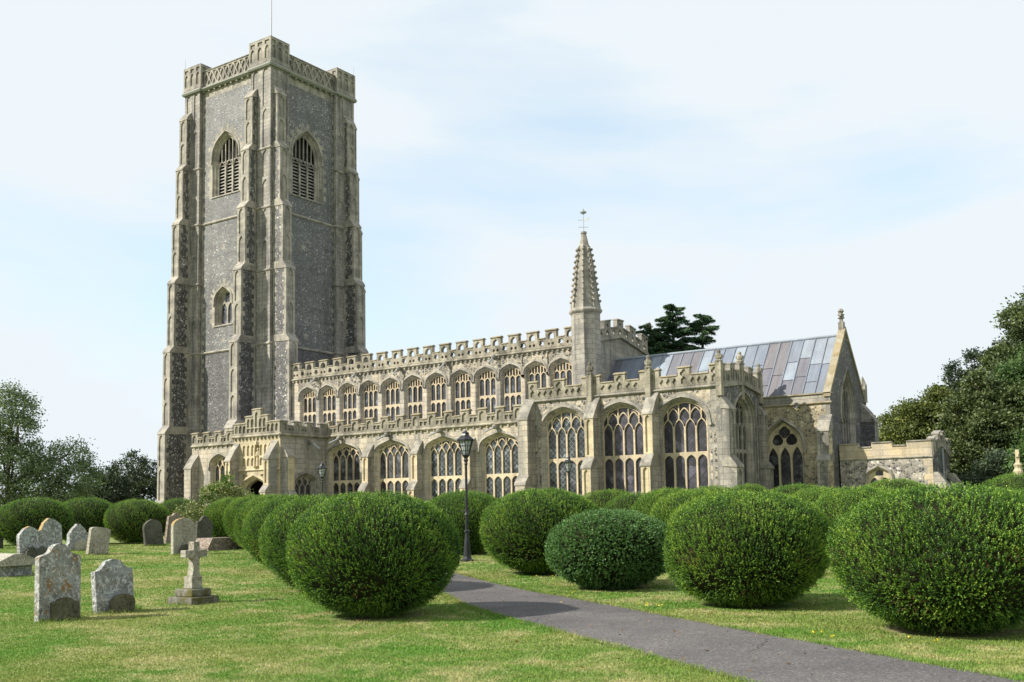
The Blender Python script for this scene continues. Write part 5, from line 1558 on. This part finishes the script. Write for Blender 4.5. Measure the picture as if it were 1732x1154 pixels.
# ================================================================== TREES
def tree_leaves(lobes, nclump, per, size, spread, droop=.2, seed=0):
    global rng
    rng = np.random.default_rng(seed)
    vol = np.array([l[3] * l[4] * l[5] for l in lobes]) ** .67
    pick = rng.choice(len(lobes), nclump, p=vol / vol.sum())
    Lb = np.array(lobes)[pick]
    d = nrm(rng.normal(size=(nclump, 3))); d[:, 2] = np.where(d[:, 2] < -.45, -d[:, 2] * .6, d[:, 2])
    rad = rng.uniform(.72, 1.06, nclump) ** .8
    C = Lb[:, :3] + d * Lb[:, 3:6] * rad[:, None]
    cv = rng.normal(.45, .20, nclump)
    sp = spread * rng.uniform(.5, 1.15, nclump)
    P = C[:, None, :] + rng.normal(size=(nclump, per, 3)) * sp[:, None, None] * np.array([1, 1, .62])
    D = nrm(rng.normal(size=(nclump, per, 3)) + d[:, None, :] * .7 - np.array([0, 0, droop]))
    v = np.clip(cv[:, None] + rng.normal(0, .13, (nclump, per)), 0, 1)
    m = nclump * per
    V, F = leaves(P.reshape(-1, 3), D.reshape(-1, 3), size * rng.uniform(.7, 1.3, m), size * .62 * rng.uniform(.7, 1.3, m))
    return V, F, v.ravel()
def tree(name, loc, lobes, nclump, per, size, spread, mat, label, cat='tree', trunk=(.35, None), seed=0, droop=.2, group=None, limbs=True, extra=None):
    r = empty(name, loc)
    V, F, v = tree_leaves(lobes, nclump, per, size, spread, droop, seed)
    me = quad_mesh('crown', V, F, [0] * len(F), v, [mat])
    o = bpy.data.objects.new('crown', me); COL.objects.link(o); o.parent = r
    mb = MB(); rs = random.Random(seed)
    top = max(l[2] for l in lobes)
    mb.tube([(0, 0, -.2), (.08, .05, top * .25), (-.05, .1, top * .55), (.05, 0, top * .85)], [trunk[0] * 1.25, trunk[0], trunk[0] * .65, trunk[0] * .25], 8)
    for l in lobes:
        for q in range(2):
            zb = max(.4, l[2] * rs.uniform(.35, .6)); e = Vector((l[0] + l[3] * rs.uniform(-.5, .5), l[1] + l[4] * rs.uniform(-.5, .5), l[2] + l[5] * rs.uniform(0, .6)))
            b = Vector((0, .05, zb)); m = b.lerp(e, .5) + Vector((rs.uniform(-.3, .3), rs.uniform(-.3, .3), .3))
            mb.tube([b, m, e], [trunk[0] * .4, trunk[0] * .25, trunk[0] * .08], 6)
    for b in (extra or []): mb.tube(b[0], b[1], 6)
    mb.build('trunk', ['bark'], r)
    tag(r, label, cat, group)
    return r
rt = random.Random(21)
def dome(w, d, z0, z1, n, taper=.6, seed=0):
    rs = random.Random(seed); o = []
    for i in range(n):
        z = z0 + (z1 - z0) * (i + .5) / n; k = (1 - taper * ((i + .5) / n) ** 1.6)
        a = i * 2.4 + rs.random(); q = w * .5 * k
        r = w * .40 * k * rs.uniform(.8, 1.15)
        o.append((q * math.cos(a) * .8, q * math.sin(a) * .8 * d / w, z, r, r * d / w, r * .8))
    o.append((0, 0, (z0 + z1) * .5, w * .42, d * .42, (z1 - z0) * .45))
    return o
GR = 'trees behind the vestry'
tree('broadleaf_tree', (-21.3, 88.3, .5), dome(6.6, 6.5, 1.5, 9.2, 12, .65, 1) + [(1.6, 0, 7.8, 2.0, 2, 1.9), (2.2, 0, 9.4, 1.2, 1.2, 1.2), (-3.2, 0, 3.4, 1.6, 1.6, 1.6)], 2300, 30, .22, .34, 'leaf_olive', 'olive green bushy tree sloping down towards the vestry roof', seed=1, group=GR)
tree('conifer_tree', (-18.6, 100.5, .5), dome(6.5, 6, 3, 13.2, 12, .7, 2) + [(-1.6, 0, 12.6, .7, .7, 1.5), (.2, 0, 13.8, .7, .7, 1.4), (1.8, 0, 13.6, .7, .7, 1.5), (-2.8, 0, 10.6, 1, 1, 1.5)], 2000, 30, .22, .30, 'leaf_dark', 'dark pointed evergreen tree rising behind the olive green tree', seed=2, group=GR)
tree('broadleaf_tree', (-12.9, 76.5, .5), dome(6.4, 6, 1.2, 9.6, 13, .6, 3), 2500, 30, .21, .32, 'leaf_brown', 'bronze-tinged broadleaf tree beside the vestry end', seed=3, group=GR)
tree('broadleaf_tree', (-11.6, 90.0, .5), dome(7.5, 7, 4, 16.4, 14, .5, 4) + [(-1.2, 0, 15.6, 1.6, 1.6, 1.4), (-2.9, 0, 12.4, 1.3, 1.3, 1.0), (.8, 0, 17.2, 1.6, 1.6, 1.4)], 2700, 30, .24, .36, 'leaf_brown', 'tallest bronze-green tree at the right border', seed=4, group=GR)
tree('broadleaf_tree', (-10.0, 78.5, .5), dome(5.5, 6, 1.5, 11.8, 12, .5, 5), 2200, 30, .21, .30, 'leaf_green', 'fresh green broadleaf tree in front of the tallest tree', seed=5, group=GR)
tree('broadleaf_tree', (-7.2, 66.5, .5), dome(5.0, 5, .8, 6.8, 10, .5, 6), 1100, 30, .20, .28, 'leaf_green', 'low bright green tree behind the slender churchyard cross', seed=6, group=GR)
tree('laurel_shrub', (-10.8, 67.8, .5), dome(4.6, 4, .4, 3.8, 8, .5, 7), 420, 30, .18, .25, 'leaf_dark', 'dark low shrubbery filling the shade beside the vestry end', 'shrub', (.12, None), 7)
tree('broadleaf_tree', (-30.5, 112, .5), dome(9, 8, 1, 7.6, 9, .5, 8), 420, 30, .3, .4, 'leaf_green', 'low green distant tree just visible over the vestry parapet', seed=8, group=GR)
# cedar behind the chancel: tiers of flat drooping boughs
def cedar(loc, label, tops, seed=0):
    global rng
    r = empty('cedar_tree', loc); rs = random.Random(seed); rng = np.random.default_rng(seed)
    Vs, Fs, vs = [], [], []; mb = MB()
    nv = 0
    for (tx, ty, zt, zb, wmax) in tops:
        mb.tube([(tx * .3, ty * .3, 0), (tx * .7, ty * .7, zb * .6), (tx, ty, zt * .8), (tx * 1.05, ty, zt - .2)], [.5, .38, .18, .04], 8)
        for q in range(int((zt - zb) * 9)):
            z = zb + (zt - zb - .15) * (rs.random() ** .85)
            k = (zt - z) / (zt - zb); L = wmax * (.10 + .90 * k ** .7)
            a = rs.uniform(0, 2 * math.pi); l = L * rs.uniform(.55, 1.12); rise = rs.uniform(.16, .46) * l; dr = rs.uniform(.02, .16) * l
            c, s = math.cos(a), math.sin(a)
            pts = [Vector((tx, ty, z)), Vector((tx + c * l * .5, ty + s * l * .5, z + rise * .8)), Vector((tx + c * l, ty + s * l, z + rise - dr))]
            mb.tube(pts, [.10, .06, .02], 5)
            m = int(70 + l * 150)
            t = rng.uniform(.12, 1.05, m); side = rng.normal(0, 1, m) * (.03 + .15 * l * np.sin(np.clip(t, 0, 1) ** .8 * np.pi))
            hz = z + np.interp(t, [0, .5, 1.05], [0, rise * .8, rise - dr * 1.1]) - np.abs(side) * .22 - rng.exponential(.05, m)
            P = np.stack([tx + c * l * t - s * side, ty + s * l * t + c * side, hz], 1)
            D = np.stack([c + rng.normal(0, .5, m), s + rng.normal(0, .5, m), rng.normal(-.45, .3, m)], 1)
            V, F = leaves(P, D, rng.uniform(.22, .46, m), rng.uniform(.05, .10, m))
            Vs.append(V); Fs.append(F + nv); nv += len(V); vs.append(np.clip(rng.normal(.45, .2, m) + .25 * rs.uniform(-1, 1), 0, 1))
    me = quad_mesh('crown', np.vstack(Vs), np.vstack(Fs), [0] * sum(len(f) for f in Fs), np.concatenate(vs), ['leaf_cedar'])
    o = bpy.data.objects.new('crown', me); COL.objects.link(o); o.parent = r
    mb.build('trunk', ['bark'], r); tag(r, label, 'tree')
cedar((-45.4, 94.6, .5), 'dark cedar tree with tiered drooping boughs behind the chancel roof', [(-1.9, -1.3, 20.2, 9, 4.2), (.0, 0, 21.9, 10, 4.4), (2.4, 1.6, 20.6, 9, 4.6), (1.3, -.2, 17, 9, 5.0)], 3)
cedar((-40.6, 101.0, .5), 'cedar bough tip peeping above the chancel ridge, right of the main cedar', [(0, 0, 17.4, 8, 3.4)], 6)
# trees at the left
def limb(*p): return (p, [.16, .11, .07, .03][:len(p)])
tree('ash_tree', (-75.8, 42.6, .5), [(-.5, .5, 9.3, 1.9, 1.9, 1.6), (-1.4, -1, 7.0, 2.4, 2, 1.9), (.3, 1.1, 6.5, 1.4, 1.4, 1.2), (-2, -2, 3.5, 3.2, 3, 2.4), (1.2, 2.2, 4.4, 1.8, 1.8, 1.7), (2.3, 3.6, 5.8, 1.6, 1.6, 1.5), (2.8, 4.2, 4.3, 1.6, 1.6, 1.5), (2.2, 3.6, 2.8, 1.7, 1.7, 1.4), (.6, 1.4, 2.3, 2.2, 2.2, 1.3), (-.2, .2, 10.6, .9, .9, .9), (0, .2, 8.0, 1.8, 1.8, 1.4), (.4, .4, 5.2, 2.2, 2, 1.6), (1.2, 1.6, 3.4, 2.0, 2.0, 1.5)],
     2300, 17, .17, .36, 'leaf_ash', 'open airy grey-green tree with sky showing through at the left border', seed=11, droop=.5, trunk=(.2, None),
     extra=[limb((0, 0, 3.0), (.8, 1.2, 4.0), (1.8, 2.6, 4.3), (3.0, 4.4, 3.2)), limb((0, 0, 2.6), (.9, 1.2, 3.2), (2.2, 3.2, 2.7), (3.2, 4.6, 1.8)), limb((0, 0, 3.6), (1.0, 1.6, 4.9), (2.2, 3.4, 6.0), (2.6, 4.0, 7.0)), limb((0, 0, 5), (.3, .6, 7), (.2, .6, 9), (.0, .4, 10.8))])
GL = 'dark trees beyond the tower'
for x, y, w, h, s, lab in ((-86.7, 55.2, 3.6, 3.6, 12, 'smallest dark tree beside the airy left tree, beyond the yews'), (-87.5, 58.5, 5.6, 5.9, 13, 'dark bronze rounded tree in the middle of the gap left of the tower'), (-91.2, 64.6, 6.4, 7.9, 14, 'dark bronze tree against the tower base at the left')):
    tree('dark_tree', (x, y, .5), dome(w, w, .6, h - .8, 11, .55, s), 640, 28, .22, .32, 'leaf_dark', lab, seed=s, group=GL)
# variegated shrub by the porch
r_ = tree('variegated_shrub', (-40.35, 33.0, .45), [(-.5, -.5, 1.0, 1.3, 1.3, .9), (.3, .2, 1.9, 1.1, 1.1, .9), (-.9, -.8, .7, .8, .8, .7), (.8, .7, 1.8, .9, .9, .8)], 420, 26, .10, .16, 'leaf_var', 'variegated cream and green shrub in front of the porch', 'shrub', (.07, None), 15)
V, F, v = tree_leaves([(.35, .2, 2.45, .55, .55, .45), (.0, .1, 2.2, .6, .6, .5), (.5, .4, 2.9, .14, .14, .35)], 110, 24, .10, .14, .1, 16)
me = quad_mesh('green_shoots', V, F, [0] * len(F), v, ['leaf_lime']); o = bpy.data.objects.new('green_shoots', me); COL.objects.link(o); o.parent = r_

# ------------------------------------------------------------------ litter on lawn and path
rng = np.random.default_rng(77)
n = 420
k_ = rng.integers(0, 12, n); bb = np.array([b[:3] for b in balls])[k_]
a = rng.uniform(0, 2 * np.pi, n); q = bb[:, 2] * rng.uniform(.75, 1.9, n)
P = np.stack([bb[:, 0] + q * np.cos(a), bb[:, 1] + q * np.sin(a)], 1)
P = np.concatenate([P, np.stack([rng.uniform(-14, -1, 160), np.zeros(160)], 1)])
P[n:, 1] = 10.2 - .62 * (P[n:, 0] + 3) + rng.normal(0, 1.4, 160)
P3 = np.concatenate([P, (gza(P[:, 0], P[:, 1]) + .028)[:, None]], 1)
D = np.concatenate([rng.normal(size=(len(P), 2)), rng.normal(0, .2, (len(P), 1))], 1)
V, F = leaves(P3, D, rng.uniform(.03, .06, len(P)), rng.uniform(.015, .032, len(P)))
MAT['dead_leaf'] = leaf('dead_leaf', [(0, (.10, .055, .022)), (.6, (.22, .13, .05)), (1, (.38, .25, .10))])
me = quad_mesh('fallen_leaves', V, F, [0] * len(F), rng.uniform(0, 1, len(F)), ['dead_leaf'])
o = bpy.data.objects.new('fallen_leaves', me); COL.objects.link(o); tag(o, 'small brown fallen leaves on the lawn and path round the yews', 'fallen leaves', kind='stuff')
C = []
for (x, y, sp, m) in ((-8.1, 15.6, .16, 7), (-10.2, 17.0, .5, 5), (-4.3, 13.1, .2, 5), (-12.8, 19.7, .5, 8), (-2.9, 12.7, .3, 3)):
    C.append(np.stack([rng.normal(x, sp, m), rng.normal(y, sp, m)], 1))
C = np.concatenate(C); C3 = np.concatenate([C, (gza(C[:, 0], C[:, 1]) + rng.uniform(.03, .08, len(C)))[:, None]], 1)
V, F = leaves(np.repeat(C3, 4, 0), np.concatenate([rng.normal(size=(len(C) * 4, 2)), rng.normal(0, .3, (len(C) * 4, 1))], 1), np.full(len(C) * 4, .03), np.full(len(C) * 4, .02))
MAT['dandelion'] = leaf('dandelion', [(0, (.55, .42, .02)), (1, (.75, .62, .04))])
me = quad_mesh('yellow_flowers', V, F, [0] * len(F), rng.uniform(0, 1, len(F)), ['dandelion'])
o = bpy.data.objects.new('yellow_flowers', me); COL.objects.link(o); tag(o, 'scattered small yellow wildflowers at the feet of the yews', 'flowers', kind='stuff')
